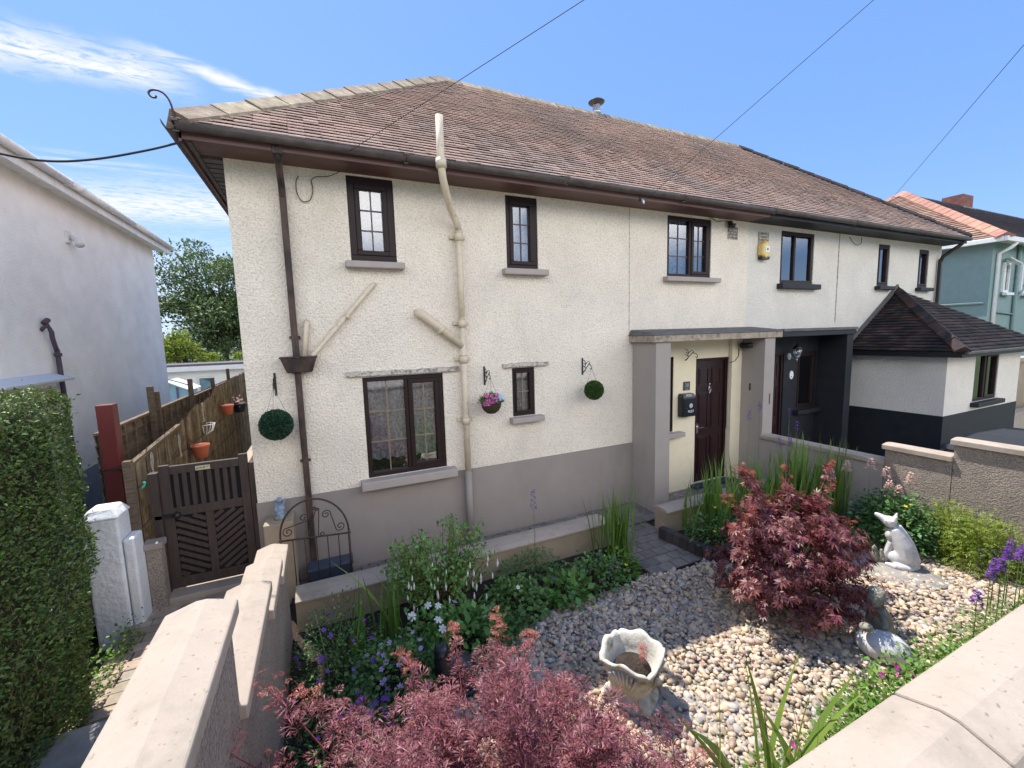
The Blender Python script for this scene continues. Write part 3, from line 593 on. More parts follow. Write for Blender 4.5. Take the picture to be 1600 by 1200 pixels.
# pipes
MB().box(-.30, -.20, -.44, -.36, 4.93, 5.03).tube([(-.25, -.42, 5.0), (-.25, -.38, 4.9), (-.25, -.12, 4.72), (-.25, -.075, 4.6)], .038, 10).box(-.285, -.215, -.10, -.03, 2.78, 4.75).build('downpipe', M['rustpipe'], H1, bevel=.01)
MB().box(-.285+.0, -.215, -.10, -.03, .05, 2.64).box(-.31, -.19, -.06, -.005, 1.5, 1.53).box(-.31, -.19, -.06, -.005, 3.0, 3.03).build('downpipe', M['rustpipe'], H1, bevel=.01, label='brown square downpipe below the hopper')
MB().add([(-.42, -.17, 2.78), (-.03, -.17, 2.78), (-.03, -.01, 2.78), (-.42, -.01, 2.78), (-.36, -.14, 2.60), (-.09, -.14, 2.60), (-.09, -.01, 2.60), (-.36, -.01, 2.60)],
         [(0, 4, 5, 1), (1, 5, 6, 2), (3, 7, 4, 0), (4, 7, 6, 5), (0, 1, 2, 3)]).box(-.43, -.02, -.18, -.005, 2.77, 2.79).build('rainwater_hopper', M['rustpipe'], H1, bevel=.01)
MB().tube([(.70, -.0, 3.66), (.67, -.04, 3.64), (-.07, -.06, 2.80), (-.07, -.08, 2.74)], .026, 10).tube([(.36, -.05, 3.27), (.33, -.054, 3.24)], .036, 10).build('waste_pipe', M['creampipe'], H1)
MB().tube([(-.11, .0, 3.20), (-.115, -.05, 3.17), (-.165, -.06, 2.76)], .033, 10).build('waste_pipe', M['creampipe'], H1)
sp = MB().tube([(1.475, -.585, 5.54), (1.475, -.58, 4.98), (1.50, -.55, 4.84), (1.66, -.25, 4.62), (1.79, -.11, 4.46), (1.81, -.095, 4.38)], .046, 14)
sp.tube([(1.475, -.582, 5.06), (1.475, -.58, 4.96)], .064, 14).tube([(1.81, -.095, 4.40), (1.81, -.095, 3.06)], .043, 14)
for z in (4.30, 3.15, 2.66, 1.80): sp.tube([(1.81, -.095, z+.05), (1.81, -.095, z-.06)], .055, 14).tube([(1.81, -.095, z+.06), (1.81, -.095, z+.045)], .060, 14).box(1.70, 1.92, -.04, -.005, z-.02, z+.02)
sp.tube([(1.81, -.095, 3.1), (1.81, -.095, 1.05)], .044, 14)
sp.tube([(1.22, -.0, 3.30), (1.24, -.06, 3.29), (1.30, -.09, 3.25), (1.80, -.095, 2.84)], [.05, .062, .062, .05], 12).tube([(1.50, -.09, 3.085), (1.54, -.09, 3.05)], .066, 12)
sp.build('soil_pipe', M['creampipe'], H1, label='cream painted soil pipe rising past the gutter')
MB().tube([(1.81, -.095, 1.06), (1.81, -.095, -.02)], .05, 14).build('soil_pipe_base', M['plinth'], H1)
MB().tube(cat([(.06, -.01, 4.84), (.07, -.02, 4.72), (.03, -.02, 4.61), (-.05, -.02, 4.59), (-.10, -.02, 4.68), (-.10, -.02, 4.80), (-.07, -.02, 4.87)]), .005, 6).tube(cat([(.06, -.02, 4.84), (.12, -.03, 4.88), (.25, -.03, 4.90), (.40, -.04, 4.975)]), .004, 6).build('loose_cable', M['blackmetal'], H1)
MB().tube([(6.55, -.01, 4.95), (6.6, -.03, 4.96), (6.7, -.05, 4.9), (6.9, -.05, 4.93), (7.02, -.05, 4.93)], .006, 6).build('camera_cable', M['blackmetal'], H1)
def vent(parent, x, z, s=.15):
    v = MB().box(x-s, x+s, -.012, .01, z-s*.85, z-s*.78).box(x-s, x+s, -.012, .01, z+s*.78, z+s*.85).box(x-s, x-s*.92, -.012, .01, z-s*.78, z+s*.78).box(x+s*.92, x+s, -.012, .01, z-s*.78, z+s*.78)
    for i in range(1, 7): v.box(x-s+s*2*i/7-.009, x-s+s*2*i/7+.009, -.010, .0, z-s*.78, z+s*.78)
    for i in range(1, 4): zz = z-s*.8+s*1.6*i/4; v.box(x-s*.92, x+s*.92, -.0105, .0, zz-.01, zz+.01)
    v = v.build('air_vent', M['ledge'], parent); MB().box(x-s*.95, x+s*.95, -.003, .002, z-s*.8, z+s*.8).build('vent_dark', M['dark'], v); return v
vent(H1, 7.18, 4.74, .13); vent(H2, 8.05, 4.70, .14)
# flue on the back slope
MB().tube([(6.62, 3.45, 7.9), (6.62, 3.45, 8.50)], .10, 14).tube([(6.62, 3.45, 8.30), (6.62, 3.45, 8.36)], .12, 14).build('flue', M['steel'], H1)
MB().lathe([(.06, 8.50), (.08, 8.53), (.19, 8.56), (.20, 8.58), (.12, 8.63), (.01, 8.64)], (6.62, 3.45, 0), 20).build('flue_cowl', M['gutter'], H1)
# ---- right half
h2 = [(8.60, 9.68, 3.86, 4.90), (12.13, 12.62, 3.88, 4.85), (13.98, 14.47, 3.88, 4.83)]
wall_holes(PX, 15.1, 2.5, 5.0, h2, .012, .3).add([(15.1, .012, -.3), (15.1, 6.6, -.3), (15.1, 6.6, 5), (15.1, .012, 5), (PX, 6.6, -.3), (PX, 6.6, 5)], [(0, 1, 2, 3), (1, 4, 5, 2)]).build('wall', M['render2'], H2)
wall_holes(7.62, 11.3, -.3, 2.8, [(8.05, 8.84, .05, 2.44), (9.28, 9.92, 1.2, 2.44)], .0, .1).build('porch_wall', M['black'], H2)
MB().box(11.3, 15.11, -.0, .02, -.3, 1.1).build('plinth', M['black'], H2)
window(H2, *h2[0], [(0, .40, .0, 1, 1), (.46, 1, .0, 1, 1)], y=.012, fw=.075, curtain=None, glassm='glassup', sill=(8.52, 9.78, 3.745, 3.85, .13, 'black'))
window(H2, *h2[1], [(0, 1, .04, 1, 1)], y=.012, fw=.06, curtain='nbcurtain', glassm='glassup', sill=(12.05, 12.72, 3.79, 3.875, .12, 'black'))
window(H2, *h2[2], [(0, 1, .04, 1, 1)], y=.012, fw=.06, curtain='nbcurtain', glassm='glassup', sill=(13.9, 14.57, 3.79, 3.875, .12, 'black'))
window(H2, 9.28, 9.92, 1.2, 2.44, [(0, 1, .04, 1, 1)], fw=.06, curtain=None, glassm='glassup', sill=(9.2, 10.0, 1.1, 1.19, .12, 'black'))
door(H2, 8.05, 8.84, .05, 2.44, .005, M['brown'], M['doorred'])
MB().box(9.98, 10.2, -.56, -.0, -.1, 2.79).build('porch_pillar', M['black'], H2, bevel=.008)
MB().box(7.86, 10.24, -.59, .01, 2.79, 2.885).build('porch_canopy', M['black'], H2, bevel=.008)
MB().box(7.87, 10.26, -.61, .01, 2.886, 2.94).build('canopy_felt', M['lead'], H2, bevel=.01)
MB().box(10.55, 10.556, -.003, .013, 3.05, 4.98).build('render_joint', M['ledge'], H2)
MB().box(14.86, 14.95, -.09, -.02, .2, 4.62).tube([(15.0, -.45, 5.02), (14.98, -.40, 4.93), (14.90, -.1, 4.68), (14.90, -.055, 4.55)], .045, 10).build('downpipe', M['blackmetal'], H2, bevel=.01)
MB().tube(cat([(10.9, .0, 4.93), (11.0, -.03, 4.80), (11.15, -.03, 4.76), (11.3, -.03, 4.80), (11.33, -.03, 4.93)]), .006, 6).build('loose_cable', M['blackmetal'], H2)
# side extension with hipped roof
ex0, ex1, ey = 11.28, 14.75, -1.66
e = wall_holes(ex0, ex1, 1.1, 2.40, [(12.50, 13.62, 1.28, 2.30)], ey, .15).add([(ex0, ey, 1.1), (ex0, 0, 1.1), (ex0, 0, 2.4), (ex0, ey, 2.4), (ex1, ey, 1.1), (ex1, 0, 1.1), (ex1, 0, 2.4), (ex1, ey, 2.4)], [(0, 3, 2, 1), (4, 5, 6, 7)]).build('extension_wall', M['render2'], H2)
MB().box(ex0-.006, ex1+.006, ey-.006, -.002, -.3, 1.1).build('extension_plinth', M['black'], H2)
window(H2, 12.50, 13.62, 1.28, 2.30, [(0, .44, .0, 1, 1), (.52, 1, .03, 1, 1)], y=ey, fw=.06, curtain=None, sill=(12.42, 13.72, 1.18, 1.275, .13, 'black'))
ea, eb, ec, ezz = 10.98, 15.1, -1.98, 2.42; ax, az = 13.05, 3.80
# four-sided: left hip face, front face, right hip face meeting at the apex on the wall
pf = Vector((0, ec, ezz)); Lf = math.hypot(-ec, az-ezz)
v, f = tile_slope(ea, eb, ax-.02, ax+.02, (0, ec, ezz), (1, 0, 0), (0, -ec/Lf, (az-ezz)/Lf), Lf, gauge=.11)
ER = mesh_np('extension_roof', v, f, M['tiledark'], H2)
Ll = math.hypot(ax-ea, az-ezz); v, f = tile_slope(0, -ec, 0, .02, (ea, 0, ezz), (0, -1, 0), ((ax-ea)/Ll, 0, (az-ezz)/Ll), Ll, gauge=.11)
mesh_np('left_slope', v, f, M['tiledark'], ER)
MB().add([(ea, ec, ezz-.0), (eb, ec, ezz-.0), (ax, 0, az-.0), (ea, 0, ezz), (eb, 0, ezz)], [(0, 1, 2), (3, 0, 2), (1, 4, 2), (0, 3, 4, 1)]).build('roof_deck', M['tiledark'], ER)
a = Vector((ea, ec, ezz+.02)); b = Vector((ax, 0, az+.02)); d = (b-a).normalized()
nf = Vector((0, -(az-ezz), -ec)).normalized(); nl = Vector((-(az-ezz), 0, ax-ea)).normalized()
ridge_run(ER, a, b, perp(d, nf), -perp(d, nl), M['tiledark'], .13, .36, 'hip_tile')
MB().box(ea+.02, eb-.02, ec+.02, ec+.05, ezz-.12, ezz-.005).box(ea+.02, ea+.05, ec+.05, -.0, ezz-.12, ezz-.005).box(ea+.05, ex0, ec+.05, 0, ezz-.11, ezz-.09).box(ex0, eb-.03, ec+.05, ey, ezz-.11, ezz-.09).build('extension_fascia', M['blackmetal'], H2)
MB().box(ea+.05, eb, ec-.06, ec+.018, ezz-.06, ezz).build('extension_gutter', M['gutter'], H2, bevel=.015)
MB().bar((ea-.03, -.012, ezz+.03), (ax, -.012, az+.10), .03, .10).build('lead_flashing', M['lead'], H2)
# ------------------------------------------------------------------ ground, streets, walls
sheet('ground', [(-300, -300), (300, -300), (300, 400), (-300, 400)], -.35, M['grass'])
sheet('garden_ground', [(-.5, -5.2), (9.5, -5.2), (9.5, .0), (-.5, .0)], -.03, M['soil'])
MB().box(-3.4, 16, -30, -5.34, -.3, 1.15).build('street_pavement', M['asphalt'], kind='structure')
MB().box(7.75, 16, -5.34, 0, -.3, .02).build('neighbour_drive', M['asphalt'], kind='structure')
sheet('back_ground', [(-14, 0.2), (40, .2), (40, 60), (-14, 60)], -.1, M['earth'])
def pavers(name, x0, x1, y0, y1, z, w, d, mt, rot=0, gap=.006, stag=True, tilt=.0):
    m_ = MB(); r = 0; y = y0
    while y < y1-1e-3:
        x = x0-(w/2 if (stag and r % 2) else 0)
        while x < x1-1e-3:
            a, b = max(x, x0)+gap, min(x+w, x1)-gap; c, e = y+gap, min(y+d, y1)-gap
            if b-a > .02 and e-c > .02:
                h = z+random.uniform(-.004, .004); q = random.uniform(-.003, .003)
                m_.add([(a, c, z-.05), (b, c, z-.05), (b, e, z-.05), (a, e, z-.05), (a, c, h+q), (b, c, h-q), (b, e, h-q), (a, e, h+q)], [(4, 5, 6, 7), (0, 1, 5, 4), (1, 2, 6, 5), (2, 3, 7, 6), (3, 0, 4, 7)])
            x += w
        y += d; r += 1
    o = m_.build(name, mt, kind='structure')
    b_ = MB().box(x0, x1, y0, y1, z-.12, z-.012).build(name+'_bed', M['soil'], kind='structure')
    return o
pavers('path', -.42, 7.42, -.74, -.017, .0, .205, .165, M['paver'])
pavers('gate_path', 3.52, 4.47, -1.95, -.745, .0, .20, .17, M['paver'])
# rotate-laid apron near the bed
pavers('side_path', -2.0, -.68, -1.92, .0, .10, .42, .135, M['paverwarm'])
pavers('alley_path', -1.9, -.82, .3, 7, .06, .45, .45, M['concrete'])
for i, (ya, yb, zz) in enumerate(((-2.55, -1.92, .28), (-3.2, -2.55, .48), (-3.9, -3.2, .70), (-4.6, -3.9, .92))):
    MB().box(-2.3, -.68, ya, yb-.002, -.2, zz).build('step', M['concrete'], kind='structure', bevel=.012)
MB().box(-2.35, -.3, -5.34, -4.602, -.2, 1.14).build('landing', M['concrete'], kind='structure')
MB().box(-1.78, -.78, -.07, .16, -.1, .155).build('gate_threshold', M['coping'], kind='structure', bevel=.012)
def coping(x0, x1, y0, y1, z, along, th=.07, rise=.035, mt='coping', joints=.9):
    """saddle-backed coping slabs with butt joints; returns list of MB"""
    m_ = MB(); L0, L1 = (y0, y1) if along == 'y' else (x0, x1); n = max(1, round((L1-L0)/joints))
    for i in range(n):
        a = L0+(L1-L0)*i/n+(.0025 if i else 0); b = L0+(L1-L0)*(i+1)/n-(.0025 if i < n-1 else 0); dz = random.uniform(-.003, .003)
        if along == 'y':
            mx = (x0+x1)/2; poly = [(x0, z-th+dz), (x1, z-th+dz), (x1, z+dz), (mx+.02, z+rise+dz), (mx-.02, z+rise+dz), (x0, z+dz)]; m_.prism(poly, 'y', a, b)
        else:
            my = (y0+y1)/2; poly = [(y0, z-th+dz), (y1, z-th+dz), (y1, z+dz), (my+.02, z+rise+dz), (my-.02, z+rise+dz), (y0, z+dz)]; m_.prism(poly, 'x', a, b)
    return m_
# left garden wall, stepping down towards the house
lw = thing('garden_wall', 'long stepped roughcast wall with cream saddle copings between the side path and the flower border', 'wall', (-.55, -3, 0))
secs = [(-5.34, -3.53, 1.80), (-3.53, -2.45, 1.30), (-2.45, -1.72, 1.10), (-1.72, -1.12, .96)]
for i, (a, b, z) in enumerate(secs):
    w = MB().box(-.645, -.455, a, b-.004, -.3, z-.07).build('wall_section', M['rough'], lw)
    coping(-.69, -.42, a+(0 if i == 0 else -.03), b+.015, z-.0, 'y').build('coping', M['coping'], w, bevel=.008)
# street wall
sw_ = thing('garden_wall', 'street-side wall with a broad pale cream saddle coping at the right foreground', 'wall', (3.5, -5.2, 0))
w = MB().box(-.40, 9.5, -5.30, -5.11, -.3, 1.73).build('wall_section', M['rough'], sw_)
coping(-.40, 9.5, -5.335, -5.075, 1.80, 'x', joints=.95).build('coping', M['coping'], w, bevel=.008)
# dividing wall to the right
dw = thing('garden_wall', 'stepped roughcast dividing wall running from the porch towards the street on the right', 'wall', (7.5, -3, 0))
for i, (a, b, z) in enumerate(((-2.45, -.55, 1.0), (-3.18, -2.45, 1.24), (-5.07, -3.18, 1.47))):
    w = MB().box(7.42, 7.60, a+.004, b-.004, -.3, z-.06).build('wall_section', M['pillar'] if i == 0 else M['rough'], dw)
    coping(7.38, 7.64, a, b+(.03 if i else 0), z-.01, 'y', rise=.015, joints=1.0).build('coping', M['coping'], w, bevel=.008)
# dwarf walls in front of the path
def dwarf(x0, x1, y0, y1, z, label):
    t = thing('dwarf_wall', label, 'low wall', ((x0+x1)/2, (y0+y1)/2, 0))
    w = MB().box(x0, x1, y0+.04, y1-.04, -.3, z-.05).build('wall_section', M['tanwall'], t)
    pts = [(y0, z-.06), (y0, z-.035), (y0+.06, z-.01), ((y0+y1)/2, z), (y1-.06, z-.01), (y1, z-.035), (y1, z-.06)]
    MB().prism(pts, 'x', x0-.0, x1+.02).build('coping', M['coping'], w, bevel=.006); return t
dwarf(-.41, 3.50, -1.10, -.76, .36, 'low tan roughcast wall with pale coping between the fuchsia border and the house path')
dwarf(4.46, 7.36, -1.22, -.92, .36, 'low tan roughcast wall with pale coping beside the porch, behind the sword-leaved plants')
# brick edging of the right bed
be = thing('bed_edging', 'dark brick edging around the planted bed beside the block-paved opening', 'edging', (4.4, -1.8, 0))
m_ = MB()
def edge(a, b, w=.10, h=.16, mt=M['plinth'], n=None):
    a, b = Vector(a), Vector(b); L_ = (b-a).length; n = n or int(L_/.11); d = (b-a)/n
    for i in range(n):
        p = a+d*i; q = p+d*.94; m_.bar(p+Vector((0, 0, h/2+random.uniform(-.006, .006))), q+Vector((0, 0, h/2)), w, h)
edge((4.30, -1.25, 0), (4.42, -2.05, 0)); edge((4.42, -2.05, 0), (7.3, -2.3, 0))
m_.build('bricks', mat('dark_edging_brick', (.055, .045, .045), .9, island=.4, bump=.5, bscale=60), be, bevel=.006)
# left pier with the statue, and the white gate pier
MB().box(-.725, -.42, -.36, -.02, -.1, .90).build('gate_pier', M['tanwall'], origin=(-.57, -.2, 0), bevel=.015, label='pale rendered pier against the house corner carrying a small statue', cat='pier')
MB().box(-2.24, -1.96, -.36, -.06, -.1, 1.26).add([(-2.26, -.38, 1.26), (-1.94, -.38, 1.26), (-1.94, -.04, 1.26), (-2.26, -.04, 1.26), (-2.2, -.3, 1.36), (-2.0, -.3, 1.36), (-2.0, -.1, 1.36), (-2.2, -.1, 1.36)],
    [(0, 1, 5, 4), (1, 2, 6, 5), (2, 3, 7, 6), (3, 0, 4, 7), (4, 5, 6, 7), (0, 3, 2, 1)]).build('gate_pier', M['whitewall'], origin=(-2.1, -.2, 0), bevel=.02, label='flaking white painted pier beside the clipped hedge', cat='pier')
MB().box(-1.952, -1.86, -.34, -.10, -.1, 1.02).build('wall_stub', M['whitewall'], origin=(-1.9, -.2, 0), bevel=.02, label='low white painted wall stub leaning on the white pier', cat='wall')
t = thing('gate_pier', 'short brown roughcast pier with flat cap left of the wooden gate', 'pier', (-1.84, 0, 0))
MB().box(-1.855, -1.72, -.12, .0, -.1, .78).build('shaft', M['rough'], t); MB().box(-1.88, -1.70, -.15, .02, .78, .85).build('cap', M['plinth'], t, bevel=.01)
# wooden gate
gt = thing('garden_gate', 'dark brown wooden gate with slatted top and chevron boards', 'gate', (-1.3, .1, 0))
gw = M['gatewood']
MB().box(-1.82, -1.735, .07, .16, .0, 1.56).build('gate_post', gw, gt, bevel=.005); MB().box(-.868, -.80, .07, .16, .0, 1.55).build('gate_post', gw, gt, bevel=.005)
f = MB().box(-1.725, -1.63, .09, .14, .18, 1.63).box(-.965, -.875, .09, .14, .18, 1.66).box(-1.63, -.965, .092, .138, .18, .30).box(-1.63, -.965, .092, .138, 1.52, 1.615).box(-1.63, -.965, .092, .138, 1.03, 1.13).box(-1.34, -1.26, .090, .142, .30, 1.03)
f.build('gate_frame', gw, gt, bevel=.005)
s = MB()
for i in range(8): xx = -1.60+i*.078; s.box(xx, xx+.045, .10, .13, 1.13, 1.52)
s.build('slats', gw, gt)
MB().box(-1.63, -.965, .131, .137, .30, 1.03).box(-1.63, -.965, .131, .135, 1.13, 1.52).build('backing_board', M['dark'], gt)
s = MB()
for i in range(-2, 11):
    for (xa, xb, sg) in ((-1.63, -1.34, 1), (-1.26, -.965, -1)):
        # boards falling towards the middle stile on the left, rising on the right
        z0 = .26+i*.085; w_ = xb-xa; dz = -.17 if sg == 1 else .22
        za, zb = z0, z0+dz; pa, pb_ = (xa, za), (xb, zb)
        # clip to frame
        lo, hi = .30, 1.03-.02
        t0, t1 = 0., 1.
        if dz:
            for bound, sgn in ((lo, 1), (hi, -1)):
                tt = (bound-za)/dz
                if dz*sgn > 0: t0 = max(t0, tt)
                else: t1 = min(t1, tt)
        if t1-t0 > .08: s.bar((xa+w_*t0, .108, za+dz*t0+.01), (xa+w_*t1, .108, za+dz*t1+.01), .022, .045, up=(0, 0, 1))
s.build('chevron_boards', gw, gt)
lt = MB().ball((-1.60, .075, 1.05), .04); lt.box(-1.80, -1.60, .07, .09, 1.03, 1.07); lt.build('latch', M['blackmetal'], gt)
pq = MB().box(-1.385, -1.245, .082, .0915, 1.535, 1.585).build('name_plaque', M['brass'], gt, bevel=.002)
sg = MB().box(-1.37, -1.32, .080, .082, 1.557, 1.563).box(-1.372, -1.364, .080, .082, 1.548, 1.557).box(-1.31, -1.295, .080, .082, 1.556, 1.57).box(-1.285, -1.257, .080, .082, 1.567, 1.573).build('faded_lettering', M['inkdark'], pq)
MB().tube([(-1.84, .06, 1.47), (-1.85, .05, 1.44), (-1.87, .05, 1.42)], .01, 6).ball((-1.845, .06, 1.475), .016, 6, 5).build('green_twine', M['green_tie'], gt)
# lattice / reed screening on the left of the alley
def reed_panel(name, pts_top, x, z0, mt, parent, dens=.013):
    m_ = MB(); y = pts_top[0][0]; g = np.random.RandomState(5); vs = []; fs = []
    while y < pts_top[-1][0]:
        zt = np.interp(y, [p[0] for p in pts_top], [p[1] for p in pts_top])+g.normal(0, .018); xx = x+g.normal(0, .008); w_ = dens*.5*g.uniform(.6, 1.1); lean = g.normal(0, .02)
        b = len(vs); vs += [(xx, y-w_, z0), (xx+w_, y, z0), (xx, y+w_, z0), (xx, y-w_+lean, zt), (xx+w_, y+lean, zt), (xx, y+w_+lean, zt)]; fs += [(b, b+1, b+4, b+3), (b+1, b+2, b+5, b+4)]; y += dens*g.uniform(.8, 1.2)
    o = mesh_np(name, np.array(vs), np.array(fs), mt, parent); return o
rp = thing('reed_screen', 'dry brown reed screening fixed along the left side of the alley behind the gate', 'screen', (-1.95, 3, 0))
reed_panel('reeds', [(.12, 1.70), (2.0, 1.82), (2.8, 1.93), (4.0, 1.95), (4.4, 2.10), (6, 2.13), (8.5, 2.15)], -1.95, .0, M['reed'], rp)
MB().bar((-1.955, .10, 1.69), (-1.955, 1.9, 1.80), .05, .03).build('top_batten', M['fencewood'], rp)
MB().box(-2.0, -1.93, .02, .10, 0, 1.74).build('post', M['fencewood'], rp)
m_ = MB()
for z in (.5, .95, 1.4): m_.box(-1.94, -1.932, .12, 8.4, z, z+.012)
m_.build('binding_wire', M['iron'], rp)
bp_ = MB().box(-1.985, -1.972, .12, 8.5, 0, 1.66).build('backing', M['fencewood'], rp)
fn = thing('panel_fence', 'weathered waney-lap panel fence with dark posts along the boundary', 'fence', (-2.33, 4, 0))
for k in range(5):
    y0 = .45+1.83*k; zt = 2.0-.02*k+(.02 if k % 2 else 0)
    m_ = MB()
    for i in range(13): z = .35+i*.125; xx = -2.34+random.uniform(-.004, .004); m_.add([(xx, y0, z), (xx, y0+1.76, z+random.uniform(-.01, .01)), (xx-.018, y0+1.76, z+.14), (xx-.018, y0, z+.14)], [(0, 3, 2, 1)])
    pnl = m_.build('fence_panel', M['fencewood'], fn); pnl.modifiers.new('thick', 'SOLIDIFY').thickness = .01
    m_ = MB()
    for i in range(6): yy = y0+.02+i*.34; m_.box(-2.335, -2.315, yy, yy+.04, .3, zt-.02)
    m_.box(-2.36, -2.30, y0, y0+1.76, zt-.02, zt+.01); m_.build('battens', M['fencewood'], pnl)
for yy, zz in ((2.22, 2.28), (2.0, 2.38), (4.08, 2.32), (5.9, 2.2), (7.75, 2.3)):
    MB().box(-2.31, -2.24, yy, yy+.07, 0, zz).build('fence_post', M['fencewood'], fn, bevel=.004)
MB().box(-2.28, -2.13, .36, .50, -.1, 2.33).build('gate_post', M['redpost'], origin=(-2.2, .4, 0), bevel=.008, label='tall oxblood painted square post at the near end of the panel fence', cat='post')
m_ = MB().tube([(-2.12, .33, 1.60), (-2.2, .31, 1.62), (-2.3, .3, 1.60)], .008, 6).ball((-2.12, .33, 1.60), .02, 8, 6); m_.build('post_hook', M['blackmetal'], origin=(-2.2, .3, 1.6), label='small black hook wired to the red post', cat='hook')
# side steps/ramp against the gable
MB().prism([(1.2, .0), (1.2, .55), (5.5, 1.55), (7, 1.55), (7, 0)], 'x', -1.25, -.83).build('side_ramp', M['pillar'], kind='structure', bevel=.01)
MB().prism([(1.9, .75), (1.9, 1.0), (4.6, 1.0), (4.6, .75)], 'x', -1.33, -1.2).build('side_plank', M['coping'], origin=(-1.25, 3, .8), label='pale plank laid along the side steps in the alley', cat='plank', bevel=.01)
# ------------------------------------------------------------------ arched wrought-iron gate
ag = thing('wrought_iron_gate', 'rusty arched wrought-iron gate with scrolls standing by the brown downpipe', 'gate', (-.2, -.5, 0))
def Ay(x): return -.62+.20*(x+.53)/.7*.6
AX0, AX1, AZ = -.535, .165, .80
m_ = MB(); cx = (AX0+AX1)/2; rx = (AX1-AX0)/2
def zs(x): return AZ-.32*(x-AX0)/(AX1-AX0)*.35
arch = []
for i in range(25):
    t = math.pi*i/24; x = cx-rx*math.cos(t); arch.append((x, Ay(x), zs(x)+.42*math.sin(t)+.03))
m_.tube(arch, .011, 6).tube([(AX0, Ay(AX0), .15), (AX0, Ay(AX0), zs(AX0)+.05)], .011, 6).tube([(AX1, Ay(AX1), .05), (AX1, Ay(AX1), zs(AX1)+.05)], .013, 6)
m_.tube([(AX0-.02, Ay(AX0), zs(AX0)), (AX1+.02, Ay(AX1), zs(AX1))], .010, 6)
m_.build('frame', M['iron'], ag)
m_ = MB()
for i in range(1, 6): x = AX0+(AX1-AX0)*i/6; m_.tube([(x, Ay(x), .06), (x, Ay(x), zs(x))], .006, 6)
m_.build('bars', M['iron'], ag)
def spiral(cx_, cz_, r, turns, start, dirn, y=0, n=26, r0=.2):
    return [(cx_+r*(1-(1-r0)*i/n)*math.cos(start+dirn*2*math.pi*turns*i/n), y, cz_+r*(1-(1-r0)*i/n)*math.sin(start+dirn*2*math.pi*turns*i/n)) for i in range(n+1)]
def scroll(m_, c0, r0_, c1, r1_, fy, rad=.006):
    """S scroll: spiral at c0, line, spiral at c1"""
    dx, dz = c1[0]-c0[0], c1[1]-c0[1]; a = math.atan2(dz, dx)
    s1_ = spiral(c0[0], c0[1], r0_, 1.3, a+math.pi/2, 1, 0)[::-1]; s2_ = spiral(c1[0], c1[1], r1_, 1.3, a-math.pi/2, 1, 0)
    P_ = [(x, fy(x), z) for x, _, z in s1_+s2_]; m_.tube(P_, rad, 6)
for c0_, r0_, c1_, r1_ in (((AX0+.08, .88), .055, (cx-.11, 1.00), .05), ((AX1-.09, .80), .055, (cx+.12, .98), .05), ((cx-.04, .78), .035, (cx+.0, 1.08), .02), ((cx+.06, .76), .035, (cx+.03, 1.06), .02)):
    m_ = MB(); scroll(m_, c0_, r0_, c1_, r1_, Ay); m_.build('scroll', M['iron'], ag)

# blue water can / glass behind the gate
t = thing('grey_planter_box', 'dark blue-grey box standing behind the arched iron gate', 'box', (-.1, -.3, 0))
MB().box(-.30, .18, -.33, -.14, 0, .22).build('body', mat('blue_box', (.03, .04, .07), .6), t, bevel=.01)
MB().box(-.32, .20, -.35, -.12, .22, .25).build('rim', mat('blue_rim', (.05, .07, .10), .5), t, bevel=.008)
# ------------------------------------------------------------------ neighbours and background
nb = thing('neighbour_house', 'white rendered neighbouring house in shade on the left with pale gutters', 'house', (-7, 3, 0))
MB().box(-10, -3.5, -1.5, 7.5, -.3, 5.42).build('wall', M['nbwall'], nb)
MB().box(-10.2, -3.490, -1.52, 7.51, -.3, 1.05).build('base', M['nbbase'], nb)
MB().box(-3.5, -3.24, -1.9, 7.85, 5.30, 5.33).build('soffit', M['whitegutter'], nb); MB().box(-3.26, -3.235, -1.9, 7.86, 5.24, 5.42).build('fascia', M['whitegutter'], nb)
g = MB()
for i in range(4):
    a = -1.9+2.42*i; pr = [(-3.18+.055*math.cos(math.pi+math.pi*j/6), 5.42+.07*math.sin(math.pi+math.pi*j/6)) for j in range(7)]
    g.add([(x, yy, z+.004*(i % 2)) for yy in (a, a+2.40) for x, z in pr], [(j, j+1, 8+j, 7+j) for j in range(6)], True); g.box(-3.245, -3.115, a+2.36, a+2.44, 5.345, 5.35)
g.build('gutter', M['whitegutter'], nb).modifiers.new('thick', 'SOLIDIFY').thickness = .006
m_ = MB().add([(-3.16, -1.95, 5.44), (-3.16, 7.95, 5.44), (-6.8, 7.95, 7.85), (-6.8, -1.95, 7.85), (-10.4, 7.95, 5.44), (-10.4, -1.95, 5.44)], [(0, 1, 2, 3), (3, 2, 4, 5), (1, 4, 2), (0, 3, 5)])
m_.build('roof', mat('purple_brown_roof', (.07, .045, .055), .8, var=.2), nb).modifiers.new('thick', 'SOLIDIFY').thickness = .05
m_ = MB().tube([(-3.46, 2.42, 3.32), (-3.45, 2.50, 3.37)], .035, 8).tube([(-3.50, 2.40, 3.22), (-3.44, 2.45, 3.30), (-3.43, 2.5, 3.2), (-3.43, 2.50, 3.12), (-3.45, 2.58, 3.02), (-3.45, 2.62, 2.92)], .028, 8).tube([(-3.45, 2.62, 2.95), (-3.45, 2.66, .2)], .032, 8)
for z in (2.9, 1.9): m_.tube([(-3.45, 2.63, z), (-3.45, 2.63, z-.05)], .045, 8)
m_.build('waste_pipe', mat('purple_grey_pipe', (.085, .06, .075), .6, var=.2), nb)
m_ = MB().box(-3.5, -3.46, 3.42, 3.55, 4.62, 4.80).tube([(-3.46, 3.5, 4.72), (-3.36, 3.45, 4.66), (-3.32, 3.4, 4.58)], [.03, .045, .06], 10).ball((-3.40, 3.62, 4.64), .045, 10, 8); m_.build('security_light', M['whitegutter'], nb)
